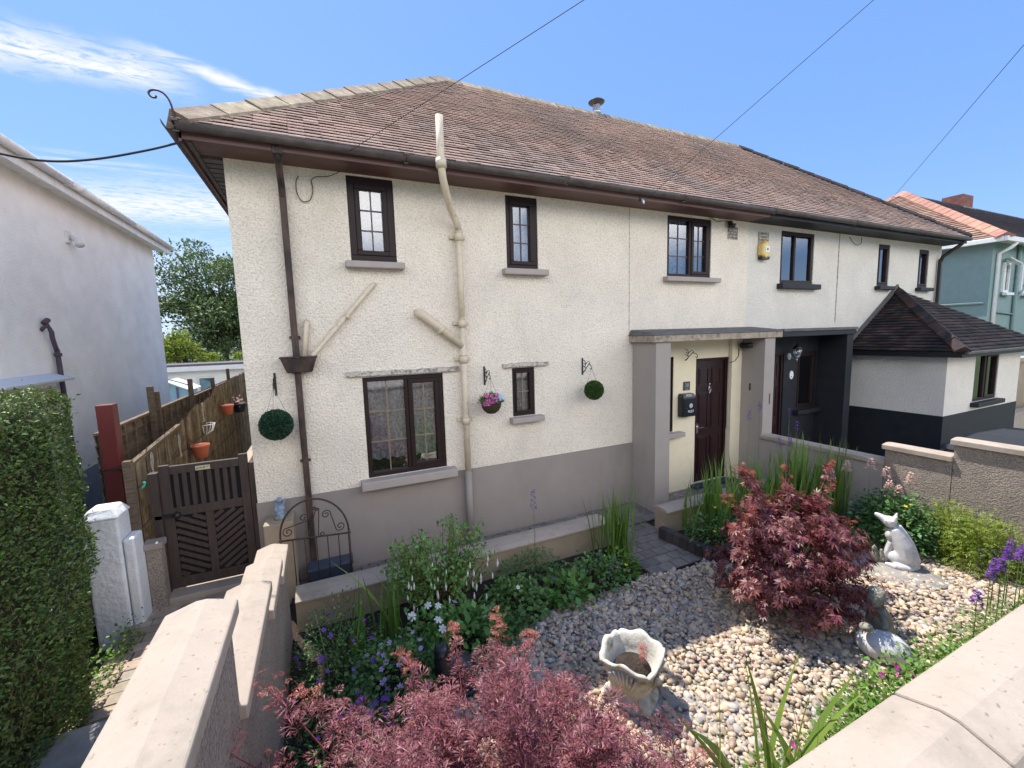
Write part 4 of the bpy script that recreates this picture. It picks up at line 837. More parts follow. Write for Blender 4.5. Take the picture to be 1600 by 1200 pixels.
m_ = MB().add([(-3.5, 1.0, 2.62), (-3.5, 2.5, 2.62), (-3.25, 2.5, 2.54), (-3.25, 1.0, 2.54)], [(0, 3, 2, 1)]); m_.build('door_hood', mat('pale_blue_hood', (.55, .60, .66), .6), nb).modifiers.new('thick', 'SOLIDIFY').thickness = .03
MB().box(-3.49, -3.47, 1.2, 2.5, .3, 2.42).build('side_door_surround', mat('cream_surround', (.5, .44, .34), .8), nb)
# white flat-roofed outbuilding at the back
ob = thing('outbuilding', 'low white flat-roofed outbuilding at the far end of the alley', 'outbuilding', (-4, 15, 0))
wall_holes(-7.5, -1.5, -.1, 2.12, [(-4.35, -3.75, 1.05, 1.75)], 14.0, .15).add([(-1.5, 14, -.1), (-1.5, 15.3, -.1), (-1.5, 15.3, 2.12), (-1.5, 14, 2.12)], [(0, 1, 2, 3)]).build('wall', M['nbwall'], ob)
MB().box(-7.7, -1.3, 13.8, 15.5, 2.125, 2.24).build('roof', M['roofgrey'], ob); MB().box(-7.7, -1.3, 13.77, 13.80, 1.98, 2.16).build('fascia', M['white'], ob)
window(ob, -4.35, -3.75, 1.05, 1.75, [(0, 1, .03, 1, 1)], y=14.0, fw=.05, frame='white', curtain='nbcurtain', sill=(-4.42, -3.68, .97, 1.04, .08, 'white'))
sh = thing('play_house', 'small light blue shed with a pitched top behind the panel fence', 'shed', (-4.4, 12, 0))
MB().prism([(-5.15, 0), (-4.05, 0), (-4.05, 1.50), (-4.6, 1.78), (-5.15, 1.50)], 'y', 11.4, 12.6).build('walls', M['shed'], sh)
MB().bar((-5.25, 12, 1.47), (-4.58, 12, 1.82), 1.4, .03).bar((-4.62, 12, 1.82), (-3.95, 12, 1.47), 1.4, .03).build('roof', M['white'], sh)
m_ = MB().box(-4.9, -4.86, 11.36, 11.4, 0, 1.5).box(-4.6, -4.57, 11.36, 11.4, 0, 1.7).box(-4.35, -4.3, 11.36, 11.4, 0, 1.6); m_.build('frame_battens', mat('blue_grey_batten', (.12, .14, .28), .6), sh)
hp = [(-5.4+1.6*i/12, 11.0, 1.62+.38*math.sin(math.pi*(.35+.65*i/12))) for i in range(13)]
MB().tube(hp, .02, 6).build('hoop', mat('grey_hoop', (.2, .22, .26), .5), origin=(-4.6, 11, 1.8), label='thin grey hoop arching over the blue shed', cat='hoop')
# teal house beyond, terracotta hip facing us
th_ = thing('neighbour_house', 'teal rendered house with an orange tiled hip and white gutters at far right', 'house', (24, 5, 0))
tx, ty, tz = 20.6, .8, 5.62
MB().box(tx, 40, ty, ty+9, -.3, tz).build('wall', M['teal'], th_)
MB().box(tx-.35, 40, ty-.35, ty, tz-.02, tz+.0).box(tx-.35, tx, ty, ty+9, tz-.02, tz).build('soffit', M['white'], th_)
g = MB().box(tx-.42, 40, ty-.45, ty-.35, tz-.10, tz+.06).box(tx-.45, tx-.35, ty-.35, ty+9, tz-.10, tz+.06); g.build('gutter', M['white'], th_, bevel=.02)
rx0, ry0 = tx-.4, ty-.4; RW = 4.9; rz = tz+.06; rzt = rz+3.3
Lh = math.hypot(RW, 3.3)
v, f = tile_slope(0, 2*RW, RW-.02, RW+.02, (rx0, ry0+2*RW, rz), (0, -1, 0), (RW/Lh, 0, 3.3/Lh), Lh, gauge=.17, tw=.24, th=.03)
TR = mesh_np('roof', v, f, M['tileorange'], th_)
v, f = tile_slope(0, 20, RW, 20, (rx0, ry0, rz), (1, 0, 0), (0, RW/Lh, 3.3/Lh), Lh, gauge=.17, tw=.24, th=.02)
mesh_np('front_slope', v, f, M['roofgrey'], TR)
MB().add([(rx0, ry0, rz-.03), (rx0, ry0+2*RW, rz-.03), (rx0+RW, ry0+RW, rzt-.03), (rx0+20, ry0+RW, rzt-.03), (rx0+20, ry0, rz-.03), (rx0+20, ry0+2*RW, rz-.03)], [(1, 0, 2), (0, 4, 3, 2), (1, 2, 3, 5)]).build('roof_deck', M['roofgrey'], TR)
h_ = Vector((1, 1, 3.3/RW)).normalized(); nF_ = Vector((0, -3.3, RW)).normalized(); nL_ = Vector((-3.3, 0, RW)).normalized()
ridge_run(TR, (rx0, ry0, rz+.03), (rx0+RW, ry0+RW, rzt+.03), perp(h_, nF_), -perp(h_, nL_), M['ridgeorange'], .26, .42, 'hip_tile')
h3 = Vector((1, -1, 3.3/RW)).normalized(); nB_ = Vector((0, 3.3, RW)).normalized()
ridge_run(TR, (rx0, ry0+2*RW, rz+.03), (rx0+RW, ry0+RW, rzt+.03), -perp(h3, nB_), perp(h3, nL_), M['ridgeorange'], .26, .42, 'hip_tile')
MB().tube([(tx+.5, ty-.4, tz-.05), (tx+.35, ty-.3, tz-.25), (tx+.3, ty-.06, tz-.4), (tx+.3, ty-.06, .3)], .06, 8).build('downpipe', M['white'], th_)
MB().tube([(tx+1.9, ty-.06, tz-.05), (tx+1.9, ty-.06, .3)], .055, 8).tube([(tx+2.6, ty-.06, tz-1.4), (tx+1.9, ty-.06, tz-2.0)], .05, 8).tube([(tx+.35, ty-.05, 3.3), (tx+2, ty-.05, 3.2)], .03, 6).tube([(tx-.05, ty+.1, 3.6), (tx-.05, ty+4, 3.6)], .04, 6).build('waste_pipe', M['teal'], th_)
window(th_, tx+.85, tx+1.30, 3.95, 4.95, [(0, 1, .03, 1, 1)], y=ty-.08, fw=.05, frame='white', curtain='nbcurtain', glassm='glassup', sill=(tx+.8, tx+1.4, 3.85, 3.94, .1, 'white'))
window(th_, tx+2.3, tx+3.0, 3.95, 4.95, [(0, 1, .03, 1, 1)], y=ty-.08, fw=.05, frame='white', curtain='nbcurtain', glassm='glassup', sill=(tx+2.25, tx+3.1, 3.85, 3.94, .1, 'white'))
MB().bar((tx+.9, ty-.1, 5.1), (tx+1.05, ty-.35, 4.85), .4, .03).build('open_fanlight', M['white'], th_)
MB().box(rx0+9.5, rx0+10.6, ry0+RW-.4, ry0+RW+.4, rzt-.6, rzt+.35).build('chimney', mat('red_brick', (.22, .09, .07), .9, var=.3), th_)
MB().box(rx0+9.4, rx0+10.7, ry0+RW-.5, ry0+RW+.5, rzt-.8, rzt-.3).build('chimney_flaunching', M['nbwall'], th_)
# things beyond the dividing wall
bn = thing('covered_bin_store', 'dark glossy low cover behind the stepped dividing wall at the right edge', 'cover', (10, -2.9, 0))
MB().box(9.0, 11.6, -3.5, -2.5, 0, .95).build('body', M['bin'], bn, bevel=.05)
MB().prism([(9.0, .955), (11.7, .955), (11.5, 1.02), (10.2, 1.07), (9.1, 1.02)], 'y', -3.55, -2.45).build('cover_top', M['bin'], bn, bevel=.03)
fw_ = thing('boundary_wall', 'cream coped garden wall glimpsed past the side extension at the right edge', 'wall', (18, -.4, 0))
MB().box(15.6, 22, -.6, -.42, -.3, 1.78).build('wall_section', M['tanwall'], fw_); MB().box(15.5, 22.1, -.68, -.36, 1.78, 1.90).build('coping', M['coping'], fw_, bevel=.01)
MB().box(13.5, 22, -1.3, -1.1, -.3, .62).build('plinth_wall', M['coping'], fw_)
# ------------------------------------------------------------------ planting
TS, TF = T_simple(.5), T_simple(.8, .08)
def blossom_mesh(name, r, petals, mt, cup=.3, center=None):
    m_ = MB()
    for i in range(petals):
        a = 2*math.pi*i/petals; w = math.pi/petals*.85; c = lambda t, q: (q*r*math.cos(t), q*r*math.sin(t), cup*r*q*q)
        m_.add([(0, 0, 0), c(a-w, .62), c(a-w*.5, 1), c(a+w*.5, 1), c(a+w, .62)], [(0, 1, 2, 3, 4)])
    me = bpy.data.meshes.new(name); me.from_pydata(m_.v, [], m_.f); me.materials.append(mt); return me
def put_blossoms(parent, name, me, P, D=None, s=(.8, 1.2)):
    o0 = None
    for i, p in enumerate(P):
        if o0 is None: o = bpy.data.objects.new(name, me); o0 = o
        else: o = o0.copy()
        COL.objects.link(o); o.parent = parent; o.location = Vector(p)-ORG[parent]
        d = Vector(D[i]) if D is not None else Vector((random.gauss(0, .35), random.gauss(0, .35)-.35, 1))
        o.rotation_euler = d.normalized().to_track_quat('Z', 'Y').to_euler(); k = random.uniform(*s); o.scale = (k, k, k); ORG[o] = ORG[parent]
def dome_leaves(name, parent, c, r, n, size, mt, tmpl=TS, shell=.5, seed=1, amp=.3, up=.55, zmin=-.15, clump=0):
    d = rnd_dir(int(n*1.8)); d = d[d[:, 2] > zmin][:n]; n = len(d)
    t = (shell+(1-shell)*rs.rand(n)**.7)*uneven(d, 9, amp, seed)
    P = np.array(c)+d*t[:, None]*np.array(r)
    if clump:
        g = np.random.RandomState(seed+50); cc = g.randint(0, clump, n); off = g.normal(0, .10, (clump, 3))*np.array(r); P += off[cc]
    D = unit(d*np.array([1, 1, .6])+rnd_dir(n)*.6+np.array([0, 0, -.1])); Nn = unit(d*.5+np.array([0, 0, up])+rnd_dir(n)*.45)
    return leaves(name, mt, P, D, Nn, size*rs.uniform(.65, 1.25, n), tmpl, parent)
def stems(name, parent, base, tips, r, mt, bend=.15):
    m_ = MB(); b = Vector(base)
    for t in tips:
        t = Vector(t); mid = (b+t)/2+Vector((random.gauss(0, bend), random.gauss(0, bend), bend))*((t-b).length)*.5
        m_.tube([b+Vector((random.gauss(0, .02), random.gauss(0, .02), 0)), mid, t], [r, r*.75, r*.4], 5)
    return m_.build(name, mt, parent)
# clipped hedge ------------------------------------------------------
hg = thing('hedge', 'tall dense clipped green hedge with sunlit top at the left edge', 'hedge', (-2.6, -2.3, 0))
lo = np.array([-3.7, -4.0, .02]); hi = np.array([-1.87, -1.0, 2.64])
def hedge_pts(n, face):
    u = rs.rand(n, 3)*(hi-lo)+lo
    if face == 'x': u[:, 0] = hi[0]
    if face == 'z': u[:, 2] = hi[2]
    if face == 'y': u[:, 1] = hi[1]
    if face == '-y': u[:, 1] = lo[1]
    R_ = .20; q = np.clip(u, lo+R_, hi-R_*np.array([1, 1, 1])); d = unit(u-q); P = q+d*R_
    # the far end leans: lower part reaches nearer the viewer
    P[:, 1] -= np.clip((1.4-P[:, 2])/1.4, 0, 1)*.42*np.clip((P[:, 1]-lo[1])/(hi[1]-lo[1]), 0, 1)
    bump = .018*np.sin(P[:, 1]*7+P[:, 2]*3)+.018*np.sin(P[:, 2]*9+P[:, 0]*6+P[:, 1]*4)+rs.normal(0, .016, n)
    P += d*bump[:, None]; return P, d
Ps, Ds = [], []
for fc, n in (('x', 30000), ('z', 12000), ('y', 8000)):
    p, d = hedge_pts(n, fc); Ps.append(p); Ds.append(d)
P = np.concatenate(Ps); d = np.concatenate(Ds); n = len(P)
D = unit(d*.5+rnd_dir(n)*.8+np.array([0, 0, .25])); Nn = unit(d*.9+np.array([0, 0, .35])+rnd_dir(n)*.55)
k_ = rs.rand(n) < .012; P[k_] += d[k_]*rs.uniform(.02, .09, (k_.sum(), 1)); leaves('foliage', M['hedge'], P, D, Nn, .031*rs.uniform(.6, 1.4, n), TS, hg)
m_ = MB().box(lo[0]+.1, hi[0]-.09, lo[1]+.1, hi[1]-.6, .0, hi[2]-.10).box(lo[0]+.1, hi[0]-.09, hi[1]-.6, hi[1]-.12, 1.25, hi[2]-.10); m_.build('inner_twigs', M['hedgecore'], hg, bevel=.15)
m_ = MB()
for i in range(260):
    y, z = random.uniform(-3.5, -1.3), random.uniform(.1, 1.3); x = hi[0]-.02; a = random.uniform(-.6, .6); L_ = random.uniform(.06, .16)
    m_.tube([(x, y, z), (x+.02, y+a*L_, z+L_)], [.003, .0015], 4, False)
m_.build('twigs', mat('pale_twig', (.20, .15, .09), .9), hg, kind='stuff')
# laceleaf mound in front ---------------------------------------------
mp_ = thing('laceleaf_maple', 'low spreading purple-pink laceleaf maple filling the foreground', 'maple', (.75, -4.15, 0))
TL = T_lace()
def laceleaf():
    base = np.array([.75, -4.25, .1]); P, D, Nn, tipf = [], [], [], []; g = np.random.RandomState(11); br = MB()
    rr = np.array([1.22, 1.05, .88]); cc = np.array([.50, -4.2, .38])
    for b in range(250):
        th = g.uniform(0, 2*math.pi); el = math.asin(g.uniform(-.12, 1)); dd = np.array([math.cos(th)*math.cos(el), math.sin(th)*math.cos(el), math.sin(el)])
        sc = g.uniform(.78, 1.06)*(1+.12*math.sin(5*th+3*el))
        end = cc+dd*rr*sc; mid = (base+end)/2+np.array([0, 0, .28+.15*g.rand()])
        ts = np.linspace(0, 1, 9); cv = np.array([(1-t)**2*base+2*t*(1-t)*mid+t*t*end for t in ts])
        if b % 2 == 0: br.tube([Vector(q) for q in cv[1:]], [.009*(1-.8*t) for t in ts[1:]], 5, False)
        for k in range(46):
            t = .48+.52*g.rand(); p = (1-t)**2*base+2*t*(1-t)*mid+t*t*end; tan = 2*(1-t)*(mid-base)+2*t*(end-mid); tan /= np.linalg.norm(tan)
            p = p+g.normal(0, .045, 3)*np.array([1, 1, .7]); P.append(p); D.append(tan*.9+dd*.3+g.normal(0, .45, 3)+np.array([0, 0, -.35])); Nn.append(np.array([0, -.15, 1])+dd*.4+g.normal(0, .35, 3)); tipf.append(0)
    # long runner twigs reaching out over the gravel and the wall
    for e, mz in (((1.30, -3.02, .74), .25), ((1.02, -3.05, .98), .1), ((.72, -2.98, .95), .25), ((1.45, -3.3, .45), .2), ((1.05, -3.2, .8), .15), ((1.35, -3.5, .6), .2), ((-.42, -3.35, 1.28), .1), ((-.5, -3.75, 1.3), .15), ((-.25, -3.3, 1.15), .1), ((.35, -3.15, 1.0), .2), ((1.68, -3.62, .30), .2), ((1.85, -3.95, .30), .2), ((1.70, -3.48, .22), .25), ((1.95, -4.1, .45), .25), ((1.6, -3.9, .5), .2)):
        e = np.array(e); s0 = cc+(e-cc)*.6; mid = (s0+e)/2+np.array([0, 0, mz*.4]); cv = [(1-t)**2*s0+2*t*(1-t)*mid+t*t*e for t in np.linspace(0, 1, 7)]
        br.tube([Vector(q) for q in cv], [.005*(1-.7*t) for t in np.linspace(0, 1, 7)], 5, False)
        for k in range(42):
            t = g.rand()**.8; p = (1-t)**2*s0+2*t*(1-t)*mid+t*t*e+g.normal(0, .028, 3); P.append(p); D.append((e-s0)+g.normal(0, .35, 3)+np.array([0, 0, -.1])); Nn.append(np.array([0, 0, 1])+g.normal(0, .3, 3)); tipf.append(t > .72)
    P, D, Nn, tipf = map(np.array, (P, D, Nn, tipf)); sz = .076*g.uniform(.55, 1.35, len(P))
    a = tipf == 0
    leaves('foliage', M['acer2'], P[a], D[a], Nn[a], sz[a], TL, mp_, jitter=.012)
    a = ~a; props(leaves('young_shoots', M['acer2tip'], P[a], D[a], Nn[a], sz[a]*.7, TL, mp_, jitter=.012), kind='stuff')
    br.tube([(.75, -4.25, -.05), (.78, -4.22, .2), (.70, -4.2, .45)], [.05, .04, .02], 8); br.build('branches', M['stemred'], mp_)
laceleaf()
# upright maple --------------------------------------------------------
ac = thing('japanese_maple', 'upright burgundy maple with pointed palmate leaves in the middle of the gravel', 'maple', (4.3, -3.1, 0))
def acer():
    g = np.random.RandomState(4); base = np.array([4.32, -3.08, .0]); P, D, Nn, tp = [], [], [], []; br = MB(); TP = T_palm(7, 1.9, .20, .18)
    for b in range(150):
        th = g.uniform(0, 2*math.pi); h = g.uniform(.24, 1.18); rad = (.84-.42*max(0, (h-.55)/.7)-.26*max(0, (.45-h)/.45))*g.uniform(.66, 1.08)
        end = base+np.array([math.cos(th)*rad, math.sin(th)*rad*.92, h]); mid = base+np.array([math.cos(th)*rad*.35, math.sin(th)*rad*.35, h*.95+.1])
        ts = np.linspace(0, 1, 8); cv = [(1-t)**2*base+2*t*(1-t)*mid+t*t*end for t in ts]
        if b % 2 == 0: br.tube([Vector(q) for q in cv], [.012*(1-.85*t) for t in ts], 5, False)
        n = 30
        for k in range(n):
            t = .50+.5*g.rand()**.8; p = (1-t)**2*base+2*t*(1-t)*mid+t*t*end+g.normal(0, .055, 3)*np.array([1, 1, .42]); tan = end-mid
            P.append(p); D.append(tan/np.linalg.norm(tan)*.7+g.normal(0, .5, 3)+np.array([0, 0, -.55])); Nn.append(np.array([math.cos(th)*.5, math.sin(th)*.5-.1, .9])+g.normal(0, .25, 3)); tp.append(0)
    for e in ((3.72, -2.85, 1.66), (3.42, -2.95, 1.42), (4.02, -2.75, 1.55), (5.12, -3.0, 1.50), (5.32, -2.9, 1.22), (4.6, -2.8, 1.42), (3.38, -3.05, 1.12), (5.38, -3.1, .80), (3.60, -3.1, 1.28)):
        e = np.array(e); s0 = base+(e-base)*np.array([.45, .45, .62]); mid = (s0+e)/2+np.array([0, 0, .08]); cv = [(1-t)**2*s0+2*t*(1-t)*mid+t*t*e for t in np.linspace(0, 1, 6)]
        br.tube([Vector(q) for q in cv], [.007, .006, .005, .004, .003, .002], 5, False)
        for k in range(46):
            t = g.rand(); p = (1-t)**2*s0+2*t*(1-t)*mid+t*t*e+g.normal(0, .03, 3); P.append(p); D.append((e-s0)+g.normal(0, .35, 3)+np.array([0, 0, -.35])); Nn.append(np.array([0, -.2, 1])+g.normal(0, .3, 3)); tp.append(t > .78)
    P, D, Nn, tp = map(np.array, (P, D, Nn, tp)); sz = .080*g.uniform(.55, 1.3, len(P)); a = tp == 0
    leaves('foliage', M['acer'], P[a], D[a], Nn[a], sz[a], TP, ac, jitter=.012)
    a = ~a; props(leaves('young_shoots', M['acertip'], P[a], D[a], Nn[a], sz[a]*.7, TP, ac), kind='stuff')
    for i in range(4): th = i*1.6; br.tube([(4.32, -3.08, -.05), (4.32+.06*math.cos(th), -3.08+.06*math.sin(th), .3), (4.32+.2*math.cos(th), -3.08+.2*math.sin(th), .75)], [.03, .024, .012], 7)
    br.build('branches', M['bark'], ac)
acer()
ac.scale = (.96, .96, .97)
# fuchsia ---------------------------------------------------------------
fu = thing('fuchsia_bush', 'airy light green fuchsia bush with hanging white flowers in front of the plinth', 'shrub', (1.0, -1.5, 0))
g = np.random.RandomState(2); tips = []
P, D, Nn = [], [], []; st = MB()
for i in range(74):
    th = g.uniform(0, 2*math.pi); rr_ = g.uniform(.15, .62); e = np.array([1.0+rr_*1.12*math.cos(th), -1.48+rr_*.62*math.sin(th), g.uniform(.45, 1.16)-.35*rr_]); b0 = np.array([1.0+.1*math.cos(th), -1.5+.08*math.sin(th), .0])
    mid = (b0+e)/2+np.array([0, 0, .15]); ts = np.linspace(0, 1, 7); st.tube([Vector((1-t)**2*b0+2*t*(1-t)*mid+t*t*e) for t in ts], [.006*(1-.7*t) for t in ts], 5, False)
    for k in range(46):
        t = .18+.82*g.rand()**.7; p = (1-t)**2*b0+2*t*(1-t)*mid+t*t*e; P.append(p+g.normal(0, .028, 3)); D.append(g.normal(0, 1, 3)+(e-mid)*1.2); Nn.append(np.array([0, -.2, 1])+g.normal(0, .35, 3))
    tips.append(e)
leaves('foliage', M['leafA'], P, D, Nn, .062*g.uniform(.5, 1.2, len(P)), TS, fu); st.build('stems', M['stemred'], fu)
fm = bpy.data.meshes.new('hanging_flower'); q = MB().lathe([(.002, 0), (.004, -.015), (.008, -.03), (.006, -.05), (.001, -.06)], (0, 0, 0), 6)
fm.from_pydata(q.v, [], q.f); fm.materials.append(M['whitep'])
put_blossoms(fu, 'hanging_flower', fm, [(g.uniform(.55, 1.5), -1.5-g.uniform(.15, .42), g.uniform(.22, .75)) for _ in range(46)], [(0, 0, 1)]*46, (.9, 1.5))
# sword-leaved clumps -----------------------------------------------------
def swords(name, label, c, n, h, spread, w, mt, cat='iris', group=None, sp=.12, lean=(0, 0), seed=0):
    t = thing(name, label, cat, (c[0], c[1], c[2]), group); g = np.random.RandomState(seed); V_, F_ = [], []
    for i in range(n):
        b = np.array(c)+np.array([g.normal(0, sp), g.normal(0, sp*.6), 0]); th = g.uniform(0, 2*math.pi); ln = h*g.uniform(.55, 1.08); out = abs(g.normal(0, spread))
        dirh = np.array([math.cos(th)*out+lean[0], math.sin(th)*out*.7+lean[1], 0]); dr = g.uniform(0, .35)*out; S = np.array([-math.sin(th+g.normal(0, .8)), math.cos(th+g.normal(0, .8)), 0]); w_ = w*g.uniform(.6, 1.2); k = len(V_)
        for j in range(6):
            s = j/5; p = b+dirh*ln*(s**1.6)+np.array([0, 0, ln*(s-dr*s*s)]); ww = w_*(1 if s < .55 else max(.02, (1-s)/.45)); V_ += [p-S*ww/2, p+S*ww/2]
        F_ += [(k+2*j, k+2*j+1, k+2*j+3, k+2*j+2) for j in range(5)]
    mesh_np('blades', np.array(V_), np.array(F_), mt, t); return t
swords('sword_leaf_plant', 'tall upright sword leaves at the end of the left low wall by the paving', (3.38, -1.38, 0), 85, 1.0, .22, .026, M['blade'], sp=.14, seed=1)
GI = 'sword-leaved clumps behind the burgundy maple'
swords('sword_leaf_plant', 'sword-leaved clump just left of the maple, before the porch door', (5.0, -1.55, .05), 90, 1.12, .24, .030, M['blade'], group=GI, sp=.17, seed=2)
swords('sword_leaf_plant', 'sword-leaved clump directly behind the red tips of the burgundy maple', (5.7, -1.6, .05), 90, 1.12, .25, .030, M['blade'], group=GI, sp=.2, seed=3)
swords('sword_leaf_plant', 'dense sword-leaved clump right of the maple below the dividing wall coping', (6.55, -1.7, .05), 120, 1.28, .24, .032, M['blade'], group=GI, sp=.2, seed=4)
swords('sword_leaf_plant', 'rightmost sword-leaved clump against the step in the dividing wall', (7.02, -1.95, .05), 90, 1.15, .26, .032, M['blade'], group=GI, sp=.14, seed=5)
swords('sword_leaf_plant', 'thin arching strap leaves in the shaded left border near the stepped wall', (.40, -1.75, 0), 22, .95, .30, .022, M['blade'], sp=.10, seed=6)
swords('sword_leaf_plant', 'small spray of strap leaves beside the arched iron gate', (.02, -1.9, 0), 14, .8, .42, .022, M['blade'], sp=.08, seed=16)
swords('sword_leaf_plant', 'broad yellow-striped sword leaves rising beside the street wall in the foreground', (2.08, -4.52, .32), 26, .98, .30, .052, M['bladeY'], sp=.20, seed=9)
# low border foliage: several individual plants ----------------------------
def plant(name, label, cat, c, r, n, size, mt, tmpl=TS, seed=0, blossoms=None, group=None, amp=.3, zmin=-.1, stem=True, shell=.45):
    t = thing(name, label, cat, (c[0], c[1], 0), group)
    dome_leaves('foliage', t, c, r, n, size, mt, tmpl, shell=shell, seed=seed, amp=amp, zmin=zmin, clump=24)
    if blossoms:
        for nm, me, cnt, zz in blossoms:
            g = np.random.RandomState(seed+9); Pb = []
            for _ in range(cnt):
                th = g.uniform(0, 2*math.pi); q = g.rand()**.5*.95; x, y = q*math.cos(th), q*math.sin(th)
                if y > .35: y = -y
                Pb.append((c[0]+x*r[0], c[1]+y*r[1], c[2]+r[2]*math.sqrt(max(.05, 1-q*q))*zz+g.uniform(0, .05)))
            put_blossoms(t, nm, me, Pb)
    if stem: stems('stems', t, (c[0], c[1], 0), [(c[0]+random.gauss(0, r[0]*.4), c[1]+random.gauss(0, r[1]*.4), c[2]+r[2]*.6) for _ in range(10)], .004, M['stem'])
    return t
BL = {k: blossom_mesh(k+'_blossom', .021, 5, M[k]) for k in ('lilac', 'purple', 'pink', 'magenta', 'whitep', 'yellowp', 'redp')}
TBr = T_simple(.62, .06)
plant('geranium', 'low bright-leaved geranium with lilac flowers behind the black cat statue', 'geranium', (.42, -2.25, .02), (.42, .36, .34), 1500, .042, M['leafB'], TF, 21, [('blossom', BL['lilac'], 26, 1.05)])
plant('aubrieta', 'trailing clump of small purple flowers at the edge of the left border', 'flower', (.12, -2.62, .0), (.36, .22, .26), 700, .03, M['leafD'], TS, 22, [('blossom', BL['purple'], 48, 1.08)])
plant('catmint', 'dusky grey-green catmint with faint mauve flowers beside the stepped left wall', 'flower', (-.05, -1.95, .05), (.36, .55, .52), 1900, .034, M['leafD'], TS, 23, [('blossom', BL['purple'], 16, 1.0)])
plant('shade_plant', 'dark green ground foliage in the corner under the stepped left wall', 'plant', (-.05, -2.85, .0), (.40, .55, .30), 1500, .04, M['leafD'], TS, 24, [('blossom', BL['lilac'], 7, 1.1)])
plant('hellebore', 'broad-leaved green plant below the fuchsia, left of the pebbles', 'plant', (1.05, -1.98, .0), (.42, .30, .34), 750, .085, M['leafC'], TBr, 25, [('blossom', BL['lilac'], 5, 1.15)])
plant('primrose', 'light green rosette of broad leaves at the middle edge of the border', 'plant', (2.35, -1.82, .0), (.26, .22, .22), 300, .095, M['leafC'], TBr, 26, [('blossom', BL['purple'], 2, 1.2)])
plant('lady_mantle', 'rounded mid-green border plant right of the fuchsia', 'plant', (1.72, -1.75, .0), (.34, .30, .33), 900, .055, M['leafB'], TF, 27, [('blossom', BL['whitep'], 1, 1.5)])
plant('bellflower', 'low green plant with a few violet flowers before the left sword leaves', 'flower', (2.85, -1.72, .0), (.34, .26, .26), 900, .045, M['leafB'], TF, 28, [('blossom', BL['purple'], 9, 1.1)])
plant('wood_sorrel', 'pale yellow-green low foliage at the right end of the left border', 'plant', (3.22, -1.72, .0), (.24, .20, .18), 500, .045, M['leafF'], TF, 29, [('blossom', BL['yellowp'], 2, 1.3)])
plant('fern', 'small dusky fern against the left low wall coping', 'fern', (2.1, -1.35, .05), (.40, .22, .30), 700, .05, M['leafD'], T_compound(7), 30)
plant('fern', 'dark fern in the left border behind the broad leaves', 'fern', (1.45, -2.15, .0), (.30, .20, .22), 420, .06, M['leafD'], T_compound(7), 31)
plant('columbine', 'shaded columbine with pale spidery flowers under the fuchsia', 'columbine', (.75, -2.02, .05), (.30, .22, .36), 500, .05, M['leafC'], TF, 32, [('blossom', blossom_mesh('star', .038, 6, M['whitep'], -.2), 5, 1.12)])
plant('peony_bed', 'dark leafy plant with purple tinge inside the brick-edged bed', 'plant', (4.85, -1.75, .1), (.45, .30, .36), 900, .05, M['leafD'], TS, 33, [('blossom', BL['yellowp'], 2, 1.4)])
plant('ground_cover', 'green low foliage in the bed beneath the burgundy maple', 'plant', (5.7, -2.25, .05), (.65, .28, .28), 1200, .05, M['leafD'], TS, 34)
plant('astilbe', 'dense dark green shrubby plant in front of the dividing wall', 'shrub', (6.98, -2.80, .05), (.46, .52, .62), 3800, .055, M['leafD'], TF, 35, [('blossom', BL['yellowp'], 3, 1.1)])
plant('golden_shrub', 'lime-yellow sunlit shrub at the right end of the dividing wall', 'shrub', (7.12, -3.62, .05), (.34, .42, .60), 2800, .06, M['leafE'], T_compound(5), 36)
plant('golden_shrub', 'yellow-green sunlit foliage between the dark shrub and the right edge', 'shrub', (7.22, -3.25, .05), (.30, .30, .62), 1600, .055, M['leafE'], T_compound(5), 37)
plant('cranesbill', 'bright green cranesbill with magenta flowers along the street wall', 'geranium', (3.0, -4.52, .05), (.62, .34, .72), 7500, .030, M['leafF'], TF, 38, [('blossom', BL['magenta'], 45, 1.08)])
plant('cranesbill', 'sunlit low green foliage against the street wall near the stone ornament', 'geranium', (4.15, -4.50, .0), (.62, .34, .66), 6500, .028, M['leafF'], TF, 39)
plant('stonecrop', 'mixed yellow-green foliage near the right end of the street wall', 'plant', (5.25, -4.48, .0), (.66, .34, .60), 5500, .027, M['leafF'], TS, 40)
plant('cranesbill', 'leafy green patch with pink flowers behind the foreground sword leaves', 'geranium', (2.25, -4.42, .0), (.42, .28, .50), 3500, .028, M['leafF'], TF, 41, [('blossom', BL['magenta'], 26, 1.12)])
plant('dianthus', 'bright pink-flowered plant at the far right of the street wall', 'flower', (6.35, -4.45, .1), (.6, .32, .58), 4000, .030, M['leafF'], TS, 42, [('blossom', BL['pink'], 30, 1.1)])
